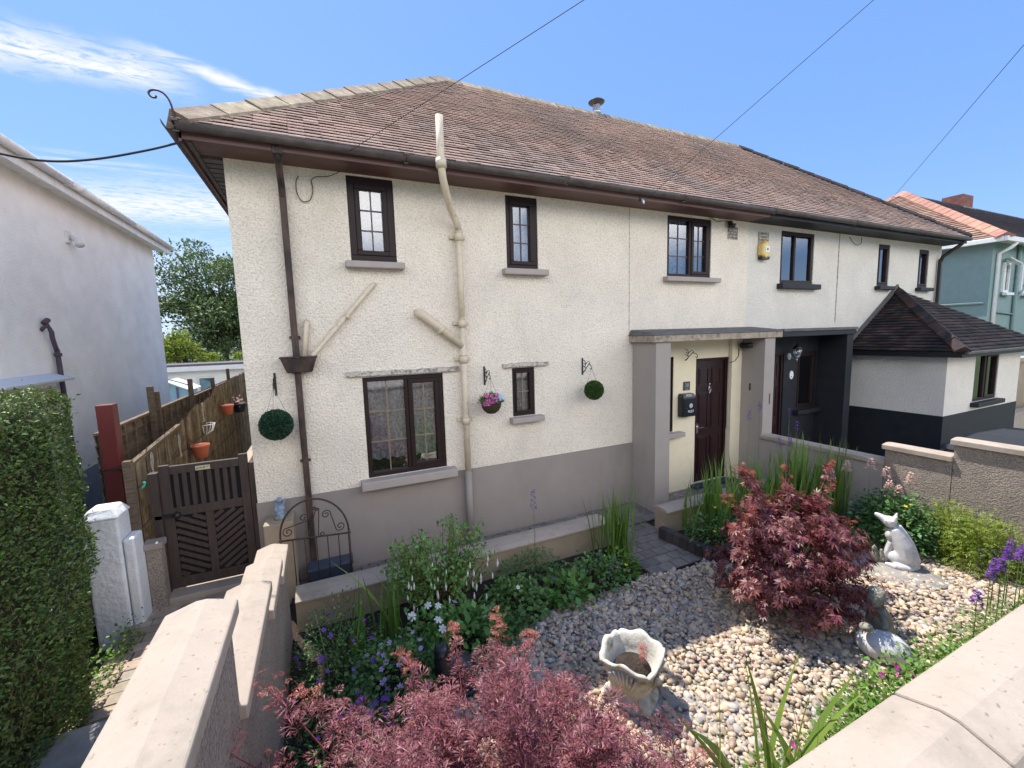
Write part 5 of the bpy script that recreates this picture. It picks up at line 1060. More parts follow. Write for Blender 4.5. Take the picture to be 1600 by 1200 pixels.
# flower spikes
def spike(name, label, c, h, mt, n=60, r=.028, L_=.16, cat='flower', lean=(0, 0), group=None, leafy=12):
    t = thing(name, label, cat, c, group); g = np.random.RandomState(int(abs(c[0])*100)+int(h*77)); b = np.array(c); top = b+np.array([lean[0], lean[1], h])
    MB().tube([Vector(b), Vector((b+top)/2)+Vector((.01, 0, 0)), Vector(top)], [.005, .004, .0015], 5).build('stem', M['stem'], t)
    u = g.rand(n); ph = g.uniform(0, 2*math.pi, n); rad = r*(1-.75*u)*g.uniform(.5, 1.1, n)
    P = top-np.array([0, 0, 1])*(L_*(1-u))[:, None]+np.stack([rad*np.cos(ph), rad*np.sin(ph), 0*u], 1)
    D = np.stack([np.cos(ph), np.sin(ph), .3+0*u], 1); leaves('flower_spike', mt, P, D, D*.2+np.array([0, 0, 1]), .024*g.uniform(.7, 1.2, n), T_simple(.8, .2), t)
    if leafy:
        u = g.rand(leafy*3); ph = g.uniform(0, 6.3, leafy*3); P = b+(top-b)*(u*.75)[:, None]; D = np.stack([np.cos(ph), np.sin(ph), .5+0*u], 1); leaves('stem_leaves', M['leafF'], P, D, D*.2+np.array([0, 0, 1]), .05*(1-.5*u), T_simple(.2, .05), t)
    return t
spike('flower_spike', 'single tall mauve spire standing against the taupe plinth', (2.2, -1.35, 0), 1.12, M['mauve'], 90, .035, .24)
GT = 'purple toadflax spires by the dividing wall'
for i, (x, y, h) in enumerate(((5.62, -1.6, 1.78), (5.92, -1.55, 1.86), (6.1, -1.75, 1.35), (6.62, -1.55, 1.72), (6.75, -1.6, 1.50), (6.42, -1.7, 1.30))):
    spike('toadflax', ('slender purple toadflax spire reaching above the dividing wall coping' if h > 1.6 else 'shorter purple toadflax spire below the dividing wall coping'), (x, y, 0), h, M['purple'], 46, .022, .15, group=GT, leafy=8)
GR = 'purple toadflax spires near the street wall'
for i, (x, y, h) in enumerate(((5.72, -4.28, .92), (5.95, -4.2, .80), (5.85, -4.12, .68), (6.05, -4.1, .72), (6.2, -4.22, .86), (5.68, -4.1, .62), (6.12, -4.0, .55), (5.1, -4.2, .62), (6.3, -4.05, .74))):
    spike('toadflax', 'bright violet toadflax spire in the sunlit bed along the street wall', (x, y, 0), h, M['purple'], 90, .030, .13, group=GR, leafy=14)
GA = 'pale pink astilbe plumes'
for i, (x, y, h) in enumerate(((6.62, -2.38, 1.08), (6.95, -2.50, 1.10), (7.12, -2.62, .98), (6.98, -2.72, .84), (7.05, -2.8, .78), (6.4, -2.3, .98), (7.2, -2.85, .95))):
    spike('astilbe_plume', 'fluffy pale pink plume above the dark shrub by the dividing wall', (x, y, 0), h, M['palepink'], 110, .055, .16, group=GA, leafy=0)
# background trees -------------------------------------------------------------
def tree(name, label, c, h, r, n, size, mt, trunk=.18, clusters=26, seed=0, cat='tree', group=None, zs_=.95, c0=.15):
    t = thing(name, label, cat, c, group); g = np.random.RandomState(seed); cc = np.array(c)+np.array([0, 0, h-r*zs_]); tr = MB()
    P, D, Nn = [], [], []
    tr.tube([Vector(c), Vector(c)+Vector((.1, 0, h*.4)), Vector(cc)], [trunk, trunk*.7, trunk*.3], 8)
    for k in range(clusters):
        d = g.normal(size=3); d /= np.linalg.norm(d); d[2] = d[2]*1.0; q = cc+d*np.array([r, r, r*zs_])*g.uniform(c0, .95); tr.tube([Vector(c)+Vector((0, 0, h*.3)), (Vector(cc)+Vector(q))/2-Vector((0, 0, .2)), Vector(q)], [trunk*.4, trunk*.2, .02], 5, False)
        m = n//clusters; dd = g.normal(size=(m, 3)); dd /= np.linalg.norm(dd, axis=1)[:, None]; rr_ = r*g.uniform(.13, .30); P.append(q+dd*(g.rand(m)**.4)[:, None]*rr_*np.array([1, 1, .6])); D.append(dd+g.normal(0, .5, (m, 3))); Nn.append(dd*.5+np.array([0, 0, .8])+g.normal(0, .4, (m, 3)))
    P, D, Nn = map(np.concatenate, (P, D, Nn)); leaves('crown', mt, P, D, Nn, size*g.uniform(.6, 1.3, len(P)), T_simple(.6, .1), t); tr.build('trunk', M['treebark'], t); return t
tree('tree', 'tall dark green tree behind the white outbuilding', (-5.0, 23.5, -.2), 9.2, 4.4, 30000, .17, M['treeleaf'], .2, 120, 3)
tree('tree', 'dark tree trunk and crown tucked against the house corner at the end of the alley', (-2.0, 24, -.2), 7.4, 3.2, 13000, .17, M['treeleaf'], .2, 44, 8)
tree('shrub_tree', 'bright yellow-green bushy shrub above the outbuilding roof', (-5.15, 16.9, -.2), 3.75, 1.35, 7000, .12, M['treelight'], .1, 34, 4, cat='shrub', c0=.2)
tree('shrub_tree', 'low sunlit green shrub behind the outbuilding roof, near the house corner', (-3.1, 16.8, -.2), 2.75, 1.0, 3500, .12, M['treelight'], .1, 20, 5, cat='shrub')
GB = 'trees across the street'
for i, (x, y, h) in enumerate(((-9, -24, 6.2), (-3.5, -26, 7), (1.5, -23, 5.6), (5.5, -25, 6.4), (10, -26, 7), (14.5, -24, 6.0), (19, -27, 7.4), (24, -26, 6.6))):
    tree('street_tree', 'leafy tree across the street, seen reflected in the upper windows', (x, y, 1.1), h, 2.4, 2200, .3, M['treeleaf'], .22, 24, 60+i, group=GB)
# gravel -----------------------------------------------------------------------
def gravel():
    g = np.random.RandomState(1); sp = .034
    xs = np.arange(.25, 7.42, sp); ys = np.arange(-5.0, -1.85, sp); X, Y = np.meshgrid(xs, ys); X = X.ravel()+g.uniform(-.4, .4, X.size)*sp; Y = Y.ravel()+g.uniform(-.4, .4, Y.size)*sp
    back = np.interp(X, [0, .6, 1.0, 1.5, 2.2, 3.4, 3.5, 4.4, 4.5, 7.4], [-3.3, -3.0, -2.5, -2.15, -1.98, -1.95, -1.97, -2.0, -2.1, -2.4])+.04*np.sin(X*6)
    k = Y < back; k &= ~((Y < -4.75) & (X > 1)); X, Y = X[k], Y[k]; n = len(X)
    # light sphere template
    t = MB().ball((0, 0, 0), 1, 8, 5); tv = np.array(t.v); quads = [f if len(f) == 4 else (f[0], f[1], f[2], f[2]) for f in t.f]
    tri = []
    for f in t.f:
        if len(f) == 4: tri += [(f[0], f[1], f[2]), (f[0], f[2], f[3])]
        else: tri.append(f)
    tri = np.array(tri)
    a = .0205*np.exp(g.normal(0, .36, n)).clip(.5, 2.0); R_ = np.stack([a*g.uniform(.95, 1.45, n), a*g.uniform(.75, 1.05, n), a*g.uniform(.5, .8, n)], 1)
    th = g.uniform(0, 2*math.pi, n); tl = g.normal(0, .35, n); c, s_ = np.cos(th), np.sin(th)
    V_ = tv[None]*R_[:, None]; z = V_[:, :, 2]+V_[:, :, 0]*np.sin(tl)[:, None]; x = V_[:, :, 0]*c[:, None]-V_[:, :, 1]*s_[:, None]; y = V_[:, :, 0]*s_[:, None]+V_[:, :, 1]*c[:, None]
    zc_ = g.uniform(-.012, .016, n)+.02*np.sin(X*3)*np.sin(Y*4)
    V_ = np.stack([x+X[:, None], y+Y[:, None], z+zc_[:, None]], 2); F_ = (tri[None]+(np.arange(n)*len(tv))[:, None, None]).reshape(-1, 3)
    o = mesh_np('gravel', V_.reshape(-1, 3), F_, M['pebble'], None, smooth=True)
    props(o, 'rounded cream and brown river pebbles covering the front garden', 'gravel', None, 'stuff')
    sheet('gravel_bed', [(.2, -5.0), (7.4, -5.0), (7.4, -2.3), (3.4, -1.93), (2.0, -1.93), (1, -2.45), (.2, -3.1)], -.018, M['concrete'])
gravel()
# weeds and trailing growth at the foot of the hedge
P = np.stack([rs.uniform(-1.98, -1.80, 700), rs.uniform(-2.2, -.5, 700), .10+rs.rand(700)**2*.25], 1)
t = thing('weeds', 'straggly variegated weeds at the foot of the clipped hedge', 'weeds', (-1.9, -1.3, .1))
leaves('foliage', M['leafF'], P, rnd_dir(700), rnd_dir(700)*.5+np.array([0, 0, 1]), .035*rs.uniform(.5, 1.2, 700), TF, t)
# ------------------------------------------------------------------ ornaments, wall hangings, wires
# sitting fox
fx = thing('fox_statue', 'pale grey stone fox sitting upright with raised snout beside a small squirrel', 'statue', (6.3, -3.1, 0))
B = [('er', (6.42, -3.1, .13), (.23, .15, .13), (0, 0, 0)), ('er', (6.40, -3.17, .13), (.17, .08, .11), (0, .1, 0)), ('er', (6.40, -3.03, .13), (.17, .08, .11), (0, .1, 0)),
     ('t', [(6.47, -3.1, .15), (6.42, -3.1, .30), (6.35, -3.1, .43), (6.29, -3.1, .53)], [.165, .150, .125, .095]),
     ('t', [(6.27, -3.13, .33), (6.22, -3.14, .18), (6.20, -3.14, .05)], [.045, .038, .034]), ('t', [(6.27, -3.06, .33), (6.22, -3.05, .18), (6.20, -3.05, .05)], [.045, .038, .034]),
     ('e', (6.17, -3.14, .04), (.055, .035, .03)), ('e', (6.17, -3.05, .04), (.055, .035, .03)), ('e', (6.24, -3.1, .42), (.07, .08, .08)),
     ('er', (6.22, -3.1, .595), (.092, .082, .078), (0, .2, 0)), ('t', [(6.18, -3.1, .60), (6.12, -3.1, .635), (6.05, -3.1, .665)], [.064, .046, .032]), ('e', (6.045, -3.1, .668), (.030, .028, .026)),
     ('t', [(6.28, -3.145, .62), (6.315, -3.16, .72)], [.042, .010]), ('t', [(6.28, -3.055, .62), (6.315, -3.04, .72)], [.042, .010]),
     ('t', [(6.62, -3.12, .06), (6.50, -3.24, .05), (6.33, -3.27, .05), (6.2, -3.24, .05)], [.04, .05, .045, .02])]
hull_sculpt('body', B, M['statuewhite'], fx, voxel=.009, smooth=5)
hull_sculpt('squirrel', [('e', (6.06, -3.2, .10), (.055, .05, .085)), ('e', (6.05, -3.2, .21), (.038, .034, .036)), ('t', [(6.12, -3.2, .05), (6.16, -3.2, .14), (6.14, -3.2, .22)], [.03, .04, .02]), ('t', [(6.05, -3.22, .235), (6.05, -3.225, .265)], [.012, .004]), ('t', [(6.05, -3.18, .235), (6.05, -3.175, .265)], [.012, .004]), ('e', (6.25, -3.15, .02), (.34, .17, .03))], M['mossstone'], fx, voxel=.008, smooth=3)
MB().lathe([(.50, -.02), (.52, .0), (.50, .018), (.05, .02)], (0, 0, 0), 22).build('stone_slab', M['concrete'], origin=(0, 0, 0), label='flat round concrete slab under the stone fox', cat='slab').location = (6.1, -3.15, .01)
bpy.data.objects['stone_slab'].scale = (1, .62, 1); bpy.data.objects['stone_slab'].rotation_euler = (0, 0, 1.9)
for sgn in (-1, 1): pass
MB().ball((6.175, -3.172, .615), .010, 8, 6).build('eye', M['mossstone'], fx); MB().ball((6.175, -3.028, .615), .010, 8, 6).build('eye', M['mossstone'], fx)
fx.rotation_euler = (0, 0, math.radians(-66)); fx.scale = (.72, .95, .90)
for q_ in fx.children: pass
# scalloped stone planter
pl = thing('stone_planter', 'weathered cream stone planter with scalloped rim and lion feet on the pebbles', 'planter', (2.13, -3.2, 0))
def rsq(t, k=.16): return 1/((abs(math.cos(t))**3.2+abs(math.sin(t))**3.2)**(1/3.2))
nA = 72; prof = [(r*.82, z*.86, q) for r, z, q in ((.225, -.02, 0), (.24, .03, 0), (.23, .065, 0), (.185, .080, 0), (.175, .11, 0), (.20, .16, .0), (.222, .24, .1), (.245, .33, .35), (.268, .41, .8), (.29, .44, 1), (.280, .458, 1), (.24, .44, 1), (.215, .34, .5), (.18, .22, .1), (.05, .20, 0))]
vs = []; rot0 = .55
for r, z, sc in prof:
    for k in range(nA):
        t = 2*math.pi*k/nA; lob = abs(math.cos(2*t)); sca = .060*(lob**.55)-.030+.014*math.cos(8*t); rr_ = r*rsq(t)*(1+.06*sc*(abs(math.cos(4*t))-.4))
        vs.append((2.13+rr_*math.cos(t+rot0), -3.2+rr_*math.sin(t+rot0), z+sc*sca))
m_ = MB(); m_.add(vs, [(i*nA+k, i*nA+(k+1) % nA, (i+1)*nA+(k+1) % nA, (i+1)*nA+k) for i in range(len(prof)-1) for k in range(nA)]+[tuple(range(nA))[::-1], tuple(range((len(prof)-1)*nA, len(prof)*nA))], True)
m_.build('bowl', M['stone'], pl)
for k in range(4):
    t = rot0+math.pi/4+k*math.pi/2; c, s_ = math.cos(t), math.sin(t); X0, Y0 = 2.13+.20*c, -3.2+.20*s_
    hull_sculpt('lion_foot', [('e', (X0, Y0, .10), (.045, .045, .05)), ('e', (X0+.03*c, Y0+.03*s_, .07), (.04, .04, .03)), ('t', [(X0-.02*c, Y0-.02*s_, .12), (X0-.03*c, Y0-.03*s_, .18)], [.035, .02])], M['stone'], pl, voxel=.009, smooth=2)
for k in range(4):   # raised shell panels on each side
    t = rot0+k*math.pi/2; c, s_ = math.cos(t), math.sin(t); m_ = MB()
    for j in range(-3, 4):
        a = t+math.pi/2; w = j*.035; ca, sa = math.cos(a), math.sin(a)
        m_.tube([(2.13+.185*c+w*.4*ca, -3.2+.185*s_+w*.4*sa, .19), (2.13+.202*c+w*.75*ca, -3.2+.202*s_+w*.75*sa, .28), (2.13+.230*c+w*1.0*ca, -3.2+.230*s_+w*1.0*sa, .37-.004*j*j)], [.008, .014, .012], 6)
    m_.build('shell_relief', M['stone'], pl)
MB().lathe([(.15, .25), (.13, .285), (.02, .30)], (2.13, -3.2, 0), 24).build('soil', M['soil'], pl)
leaves('seedling', M['acer2tip'], [(2.2, -3.25, .33+.01*i) for i in range(14)], rnd_dir(14)*np.array([1, 1, .3]), np.tile([0, 0, 1.], (14, 1))+rnd_dir(14)*.3, .06, TL, pl)
MB().box(1.93, 2.42, -3.44, -3.0, -.02, .012).build('base_slab', M['concrete'], origin=(2.2, -3.25, 0), bevel=.008, label='square concrete slab half hidden by pebbles under the stone planter', cat='slab')
# reclining figure on a rounded stone
sn = thing('stone_ornament', 'weathered rounded stone ornament with a small seated figure behind it', 'ornament', (4.45, -3.85, 0))
hull_sculpt('rounded_body', [('er', (4.36, -3.88, .125), (.20, .15, .125), (0, .05, 1.95)), ('er', (4.38, -3.90, .15), (.14, .12, .11), (0, 0, 1.95)), ('e', (4.33, -3.78, .15), (.09, .09, .09))], M['statuewhite'], sn, voxel=.010, smooth=5)
hull_sculpt('figure', [('t', [(4.62, -3.74, .05), (4.60, -3.73, .22), (4.55, -3.73, .36)], [.12, .10, .065]), ('e', (4.50, -3.74, .45), (.072, .065, .075)), ('e', (4.46, -3.76, .43), (.04, .035, .03)), ('t', [(4.55, -3.78, .33), (4.46, -3.84, .28), (4.40, -3.87, .27)], [.035, .028, .022]), ('e', (4.55, -3.72, .50), (.07, .07, .04)), ('t', [(4.66, -3.78, .10), (4.58, -3.86, .07)], [.06, .045]), ('e', (4.24, -3.80, .30), (.06, .05, .035)), ('e', (4.20, -3.82, .32), (.028, .03, .022))], M['mossstone'], sn, voxel=.010, smooth=3)
hull_sculpt('base', [('e', (4.42, -3.84, .0), (.33, .22, .04))], M['mossstone'], sn, voxel=.012, smooth=2)
# black cat
ct = thing('cat_statue', 'glossy black crouching cat statue among the flowers by the pebbles', 'statue', (.82, -2.45, 0))
hull_sculpt('body', [('er', (.86, -2.46, .15), (.17, .12, .15), (0, .2, 0)), ('e', (.92, -2.48, .14), (.12, .12, .13)), ('t', [(.78, -2.47, .16), (.75, -2.47, .28), (.74, -2.48, .36)], [.10, .075, .06]), ('e', (.735, -2.50, .40), (.062, .058, .055)), ('e', (.72, -2.55, .385), (.028, .03, .022)), ('t', [(.705, -2.49, .43), (.695, -2.49, .475)], [.022, .005]), ('t', [(.765, -2.49, .43), (.775, -2.49, .475)], [.022, .005]),
    ('t', [(.74, -2.52, .22), (.73, -2.56, .05)], [.034, .028]), ('t', [(.80, -2.53, .22), (.80, -2.57, .05)], [.034, .028]), ('t', [(1.02, -2.5, .05), (.98, -2.62, .04), (.82, -2.64, .04)], [.028, .026, .018])], M['blackstone'], ct, voxel=.008, smooth=4)
# small greyhound-like statue at far right
gh = thing('dog_statue', 'small dark grey dog statue standing behind the violet flowers at far right', 'statue', (7.12, -3.72, 0))
hull_sculpt('body', [('er', (7.10, -3.72, .22), (.13, .05, .06), (0, .1, 0)), ('t', [(7.18, -3.72, .24), (7.22, -3.72, .33)], [.04, .03]), ('er', (7.24, -3.72, .35), (.05, .03, .03), (0, .3, 0)), ('t', [(7.18, -3.70, .2), (7.18, -3.70, .0)], [.022, .014]), ('t', [(7.18, -3.75, .2), (7.18, -3.75, .0)], [.022, .014]), ('t', [(7.02, -3.70, .2), (7.0, -3.70, .1), (7.02, -3.70, .0)], [.03, .018, .014]), ('t', [(7.02, -3.75, .2), (7.0, -3.75, .1), (7.02, -3.75, .0)], [.03, .018, .014])], mat('dark_grey_statue', (.07, .085, .095), .7, bump=.4, bscale=40), gh, voxel=.008, smooth=2)
MB().lathe([(.16, -.02), (.17, .02), (.02, .025)], (7.1, -3.72, 0), 18).build('base', M['mossstone'], gh); gh.rotation_euler = (0, 0, math.radians(-60))
# figurine on the pier
st_ = thing('angel_statue', 'small blue-grey figurine standing on the pier by the house corner', 'statue', (-.555, -.19, .90))
hull_sculpt('figure', [('t', [(-.555, -.19, .915), (-.555, -.19, .99), (-.555, -.19, 1.07)], [.062, .046, .032]), ('e', (-.555, -.195, 1.125), (.030, .030, .034)), ('t', [(-.525, -.19, 1.06), (-.51, -.22, 1.0)], [.018, .013]), ('t', [(-.585, -.19, 1.06), (-.60, -.22, 1.0)], [.018, .013]), ('er', (-.52, -.16, 1.07), (.018, .018, .055), (0, .4, 0)), ('er', (-.59, -.16, 1.07), (.018, .018, .055), (0, -.4, 0))], M['bluestatue'], st_, voxel=.006, smooth=2)
MB().lathe([(.07, .90), (.075, .915), (.065, .93), (.02, .935)], (-.555, -.19, 0), 16).build('base', M['mossstone'], st_)
# brackets and hanging things
def bracket(x, z, label, arm=.27, grp='scrolled plant brackets on the front wall', dirx=0, h=.27):
    t = thing('plant_bracket', label, 'bracket', (x, 0, z), grp); bm = M['blackmetal']
    MB().box(x-.012, x+.012, -.010, -.001, z-h/2, z+h/2).build('wall_plate', bm, t)
    m_ = MB(); fx_ = lambda u: x+dirx*u
    S = []
    # S scroll arm in the plane going out from the wall
    p0 = (.01, z-.07); 
    arc = [(.01, z-.10), (.07, z-.06), (.13, z-.005), (.19, z+.04), (arm-.03, z+.03), (arm, z-.01), (arm-.02, z-.035), (arm-.045, z-.02)]
    m_.tube(cat([(fx_(-y), -y, zz) for y, zz in arc], 4), .006, 6)
    arc2 = [(.01, z+.09), (.05, z+.10), (.09, z+.075), (.085, z+.04), (.055, z+.04), (.06, z+.065)]
    m_.tube(cat([(fx_(-y), -y, zz) for y, zz in arc2], 4), .005, 6)
    arc3 = [(.01, z+.02), (.06, z+.0), (.11, z+.05), (.17, z+.085), (.21, z+.07), (.20, z+.045), (.175, z+.055)]
    m_.tube(cat([(fx_(-y), -y, zz) for y, zz in arc3], 4), .005, 6)
    arc4 = [(.01, z-.10), (.05, z-.085), (.09, z-.05), (.10, z-.01), (.075, z+.0), (.07, z-.025)]
    m_.tube(cat([(fx_(-y), -y, zz) for y, zz in arc4], 4), .005, 6)
    m_.build('scroll_arm', bm, t); return (x, -arm+.005, z-.01)
def topiary(x, y, z, r, hook, mt, label, grp='hanging topiary balls'):
    t = thing('topiary_ball', label, 'topiary', (x, y, z), grp); n = int(9000*(r/.17)**2)
    d = rnd_dir(n); P = np.array([x, y, z])+d*(r*(1+rs.normal(0, .022, n)))[:, None]
    leaves('foliage', mt, P, d+rnd_dir(n)*.7, d+rnd_dir(n)*.6, .020*rs.uniform(.7, 1.3, n)*(r/.15)**.3, TF, t)
    MB().ball((x, y, z), r*.95, 16, 12).build('core', M['hedgecore'], t)
    m_ = MB(); hk = Vector(hook)
    for k in range(3):
        a = 2*math.pi*k/3+.4; e = Vector((x+r*.85*math.cos(a), y+r*.85*math.sin(a), z+r*.55)); m_.tube([hk, e], .0022, 4)
    m_.build('chain', M['brassdull'], t); return t
h = bracket(-.50, 2.47, 'scrolled black bracket at the left end of the wall carrying the dark topiary ball')
topiary(-.505, -.27, 2.03, .158, (-.50, -.265, 2.45), M['topiary'], 'large dark blue-green topiary ball hanging left of the brown downpipe')
h = bracket(2.14, 2.40, 'scrolled black bracket carrying the flower basket beside the soil pipe', .24)
h = bracket(3.82, 2.44, 'scrolled black bracket carrying the small green topiary ball', .26)
topiary(3.86, -.26, 2.08, .135, (3.82, -.255, 2.43), M['topiary2'], 'small bright green topiary ball hanging between the small window and the porch')
h = bracket(6.02, 2.52, 'empty scrolled black bracket on the porch wall above the letter box', .30)
fb = thing('hanging_basket', 'round wicker hanging basket of pink and pale blue flowers beside the soil pipe', 'basket', (2.14, -.24, 2.05))
MB().lathe([(.01, 1.885), (.06, 1.89), (.11, 1.93), (.135, 1.98), (.142, 2.03), (.148, 2.04), (.135, 2.045), (.02, 2.03)], (2.14, -.24, 0), 20).build('basket', M['wicker'], fb)
m_ = MB()
for k in range(3): a = 2*math.pi*k/3+.2; m_.tube([(2.14, -.235, 2.39), (2.14+.14*math.cos(a), -.24+.14*math.sin(a), 2.04)], .0022, 4)
m_.build('chain', M['brassdull'], fb)
d = rnd_dir(500); d[:, 2] = abs(d[:, 2]); P = np.array([2.14, -.24, 2.03])+d*np.array([.14, .14, .11])*rs.uniform(.6, 1.15, (500, 1))
leaves('foliage', M['leafD'], P, d+np.array([0, 0, .4])+rnd_dir(500)*.5, rnd_dir(500), .055*rs.uniform(.6, 1.3, 500), T_simple(.25, .05), fb)
bp1 = blossom_mesh('petunia_pink', .034, 6, M['pink'], .35); bp2 = blossom_mesh('petunia_white', .034, 6, mat('pale_blue_petal', (.50, .62, .74), .6, trans=.2), .35)
bp3 = blossom_mesh('petunia_pale', .032, 6, mat('pale_pink_petal', (.70, .38, .58), .6, trans=.2), .35)
g = np.random.RandomState(3)
def ring(n, x0, x1, z0, z1): return [(2.14+g.uniform(x0, x1), -.24-g.uniform(.07, .14), 2.06+g.uniform(z0, z1)) for _ in range(n)]
for me_, args in ((bp1, (13, -.15, .05, -.03, .10)), (bp3, (7, -.12, .07, -.03, .08)), (bp2, (8, .05, .16, -.01, .10))):
    Pp = ring(*args); put_blossoms(fb, 'blossom', me_, Pp, [(p[0]-2.14, -.5, .25) for p in Pp], (.8, 1.15))
# letter box, number, alarm, cameras, lantern
pb_ = thing('letter_box', 'black wall letter box lettered POST beside the front door', 'letter box', (6.02, -.1, 1.6))
a_ = MB().box(5.86, 6.17, -.145, -.018, 1.41, 1.765); a_.add([(5.855, -.155, 1.765), (6.175, -.155, 1.765), (6.175, -.016, 1.765), (5.855, -.016, 1.765), (5.885, -.115, 1.825), (6.145, -.115, 1.825), (6.145, -.016, 1.83), (5.885, -.016, 1.83)], [(0, 1, 5, 4), (1, 2, 6, 5), (2, 3, 7, 6), (3, 0, 4, 7), (4, 5, 6, 7), (0, 3, 2, 1)])
bb = a_.build('body', M['postblack'], pb_, bevel=.008)
m_ = MB().box(5.885, 6.145, -.152, -.145, 1.43, 1.745); m_.build('front_door', M['postblack'], pb_, bevel=.004)
MB().prism([(6.045+.042*math.cos(t), 1.61+.042*math.sin(t)) for t in np.linspace(0, 2*math.pi, 24, endpoint=False)], 'y', -.157, -.152).build('roundel', M['steel'], pb_)
MB().prism([(5.95+.009*math.cos(t), 1.565+.009*math.sin(t)) for t in np.linspace(0, 2*math.pi, 12, endpoint=False)], 'y', -.160, -.152).build('lock', M['chrome'], pb_)
text('lettering', 'POST', .062, M['whiteink'], pb_, (6.045, -.1535, 1.505), ext=.0008, sx=1.0)
text('lettering', 'POST', .058, M['whiteink'], pb_, (6.015, -.137, 1.797), rot=(math.radians(56), 0, 0), ext=.0008)
nm = thing('number_plaque', 'small dark slate house number plaque above the letter box', 'sign', (6.06, -.02, 1.95))
MB().box(5.985, 6.145, -.030, -.017, 1.875, 2.035).build('plate', mat('dark_slate', (.05, .06, .06), .5), nm, bevel=.003)
text('numerals', '38', .10, mat('grey_engraving', (.35, .38, .36), .6), nm, (6.065, -.0308, 1.965), ext=.0006)
MB().box(6.025, 6.105, -.0315, -.0308, 1.892, 1.904).build('underline', mat('grey_engraving2', (.30, .33, .32), .6), nm)
al = thing('alarm_box', 'faded yellow hexagonal burglar alarm box between the two upper windows', 'alarm', (8.02, 0, 4.47))
hexp = [(8.02+.135*math.cos(t)*1.0, 4.47+.18*math.sin(t)) for t in [math.radians(30+60*i) for i in range(6)]]
hx_ = [(8.02+.11*math.cos(t), 4.475+.145*math.sin(t)) for t in [math.radians(30+60*i) for i in range(6)]]
m_ = MB(); m_.add([(x, -.005, z) for x, z in hexp]+[(x, -.075, z) for x, z in hexp]+[(x, -.105, z) for x, z in hx_], [(i, (i+1) % 6, 6+(i+1) % 6, 6+i) for i in range(6)]+[(6+i, 6+(i+1) % 6, 12+(i+1) % 6, 12+i) for i in range(6)]+[tuple(range(12, 18))])
ab = m_.build('housing', M['yellow'], al, bevel=.006); MB().prism([(7.93, 4.29), (8.11, 4.29), (8.145, 4.345), (7.895, 4.345)], 'y', -.09, -.006).build('strobe', M['blackmetal'], al)
MB().box(7.975, 8.085, -.111, -.1055, 4.42, 4.54).build('sticker', M['whiteink'], al); MB().prism([(8.03+.028*math.cos(t), 4.48+.028*math.sin(t)) for t in np.linspace(0, 2*math.pi, 16, endpoint=False)], 'y', -.113, -.111).build('emblem', mat('blue_print', (.1, .25, .5), .6), al)
cm = thing('security_camera', 'black bullet security camera under the gutter above the air vent', 'camera', (7.04, -.05, 4.9))
MB().lathe([(.01, 4.87), (.04, 4.875), (.045, 4.92), (.03, 4.935)], (7.04, -.06, 0), 14).build('mount', M['blackmetal'], cm)
MB().tube([(7.02, -.05, 4.86), (7.07, -.15, 4.83)], [.045, .04], 12).build('barrel', M['blackmetal'], cm); MB().tube([(7.07, -.15, 4.83), (7.073, -.155, 4.8285)], .026, 12).build('lens', M['steel'], cm)
cm = thing('security_camera', 'black camera with cable under the porch canopy next to the pillar', 'camera', (7.28, -.15, 2.65))
MB().ball((7.30, -.20, 2.65), .06, 12, 8).build('mount', M['blackmetal'], cm); MB().tube([(7.30, -.22, 2.64), (7.38, -.34, 2.66)], [.05, .045], 12).build('barrel', M['blackmetal'], cm)
MB().tube([(7.30, -.12, 2.60), (7.31, -.11, 2.45), (7.2, -.115, 2.36), (7.05, -.12, 2.33)], .006, 6).build('cable', M['blackmetal'], cm)
ln = thing('wall_lantern', 'glass wall lantern on the black porch wall of the right-hand house', 'lantern', (8.95, 0, 2.4))
MB().prism([(8.97+.05*math.cos(t), 2.36+.07*math.sin(t)) for t in np.linspace(0, 2*math.pi, 20, endpoint=False)], 'y', -.03, -.002).build('wall_plate', M['steel'], ln)
m_ = MB().tube([(8.97, -.03, 2.36), (8.97, -.10, 2.33), (8.97, -.16, 2.31), (8.97, -.18, 2.36)], .010, 8)
for k in range(6): t = k*math.pi/3; m_.tube([(8.97+.045*math.cos(t), -.18+.045*math.sin(t), 2.37), (8.97+.075*math.cos(t), -.18+.075*math.sin(t), 2.52)], .005, 5)
m_.lathe([(.02, 2.32), (.05, 2.37), (.052, 2.375)], (8.97, -.18, 0), 12).tube([(8.97, -.18, 2.32), (8.97, -.18, 2.26)], [.012, .004], 8); m_.build('frame', M['steel'], ln)
MB().lathe([(.095, 2.52), (.06, 2.57), (.02, 2.60), (.008, 2.64)], (8.97, -.18, 0), 12).build('cap', M['blackmetal'], ln); MB().lathe([(.044, 2.375), (.072, 2.515)], (8.97, -.18, 0), 6).build('glass', M['glass'], ln)
bd = thing('oval_house_sign', 'small white oval house sign on the black porch wall', 'sign', (9.09, 0, 1.96))
MB().prism([(9.09+.062*math.cos(t), 1.96+.088*math.sin(t)) for t in np.linspace(0, 2*math.pi, 28, endpoint=False)], 'y', -.012, -.001).build('plate', M['white'], bd)
MB().prism([(9.085+.016*math.cos(t), 1.925+.014*math.sin(t)) for t in np.linspace(0, 2*math.pi, 12, endpoint=False)], 'y', -.0135, -.012).build('painted_motif', M['inkdark'], bd)
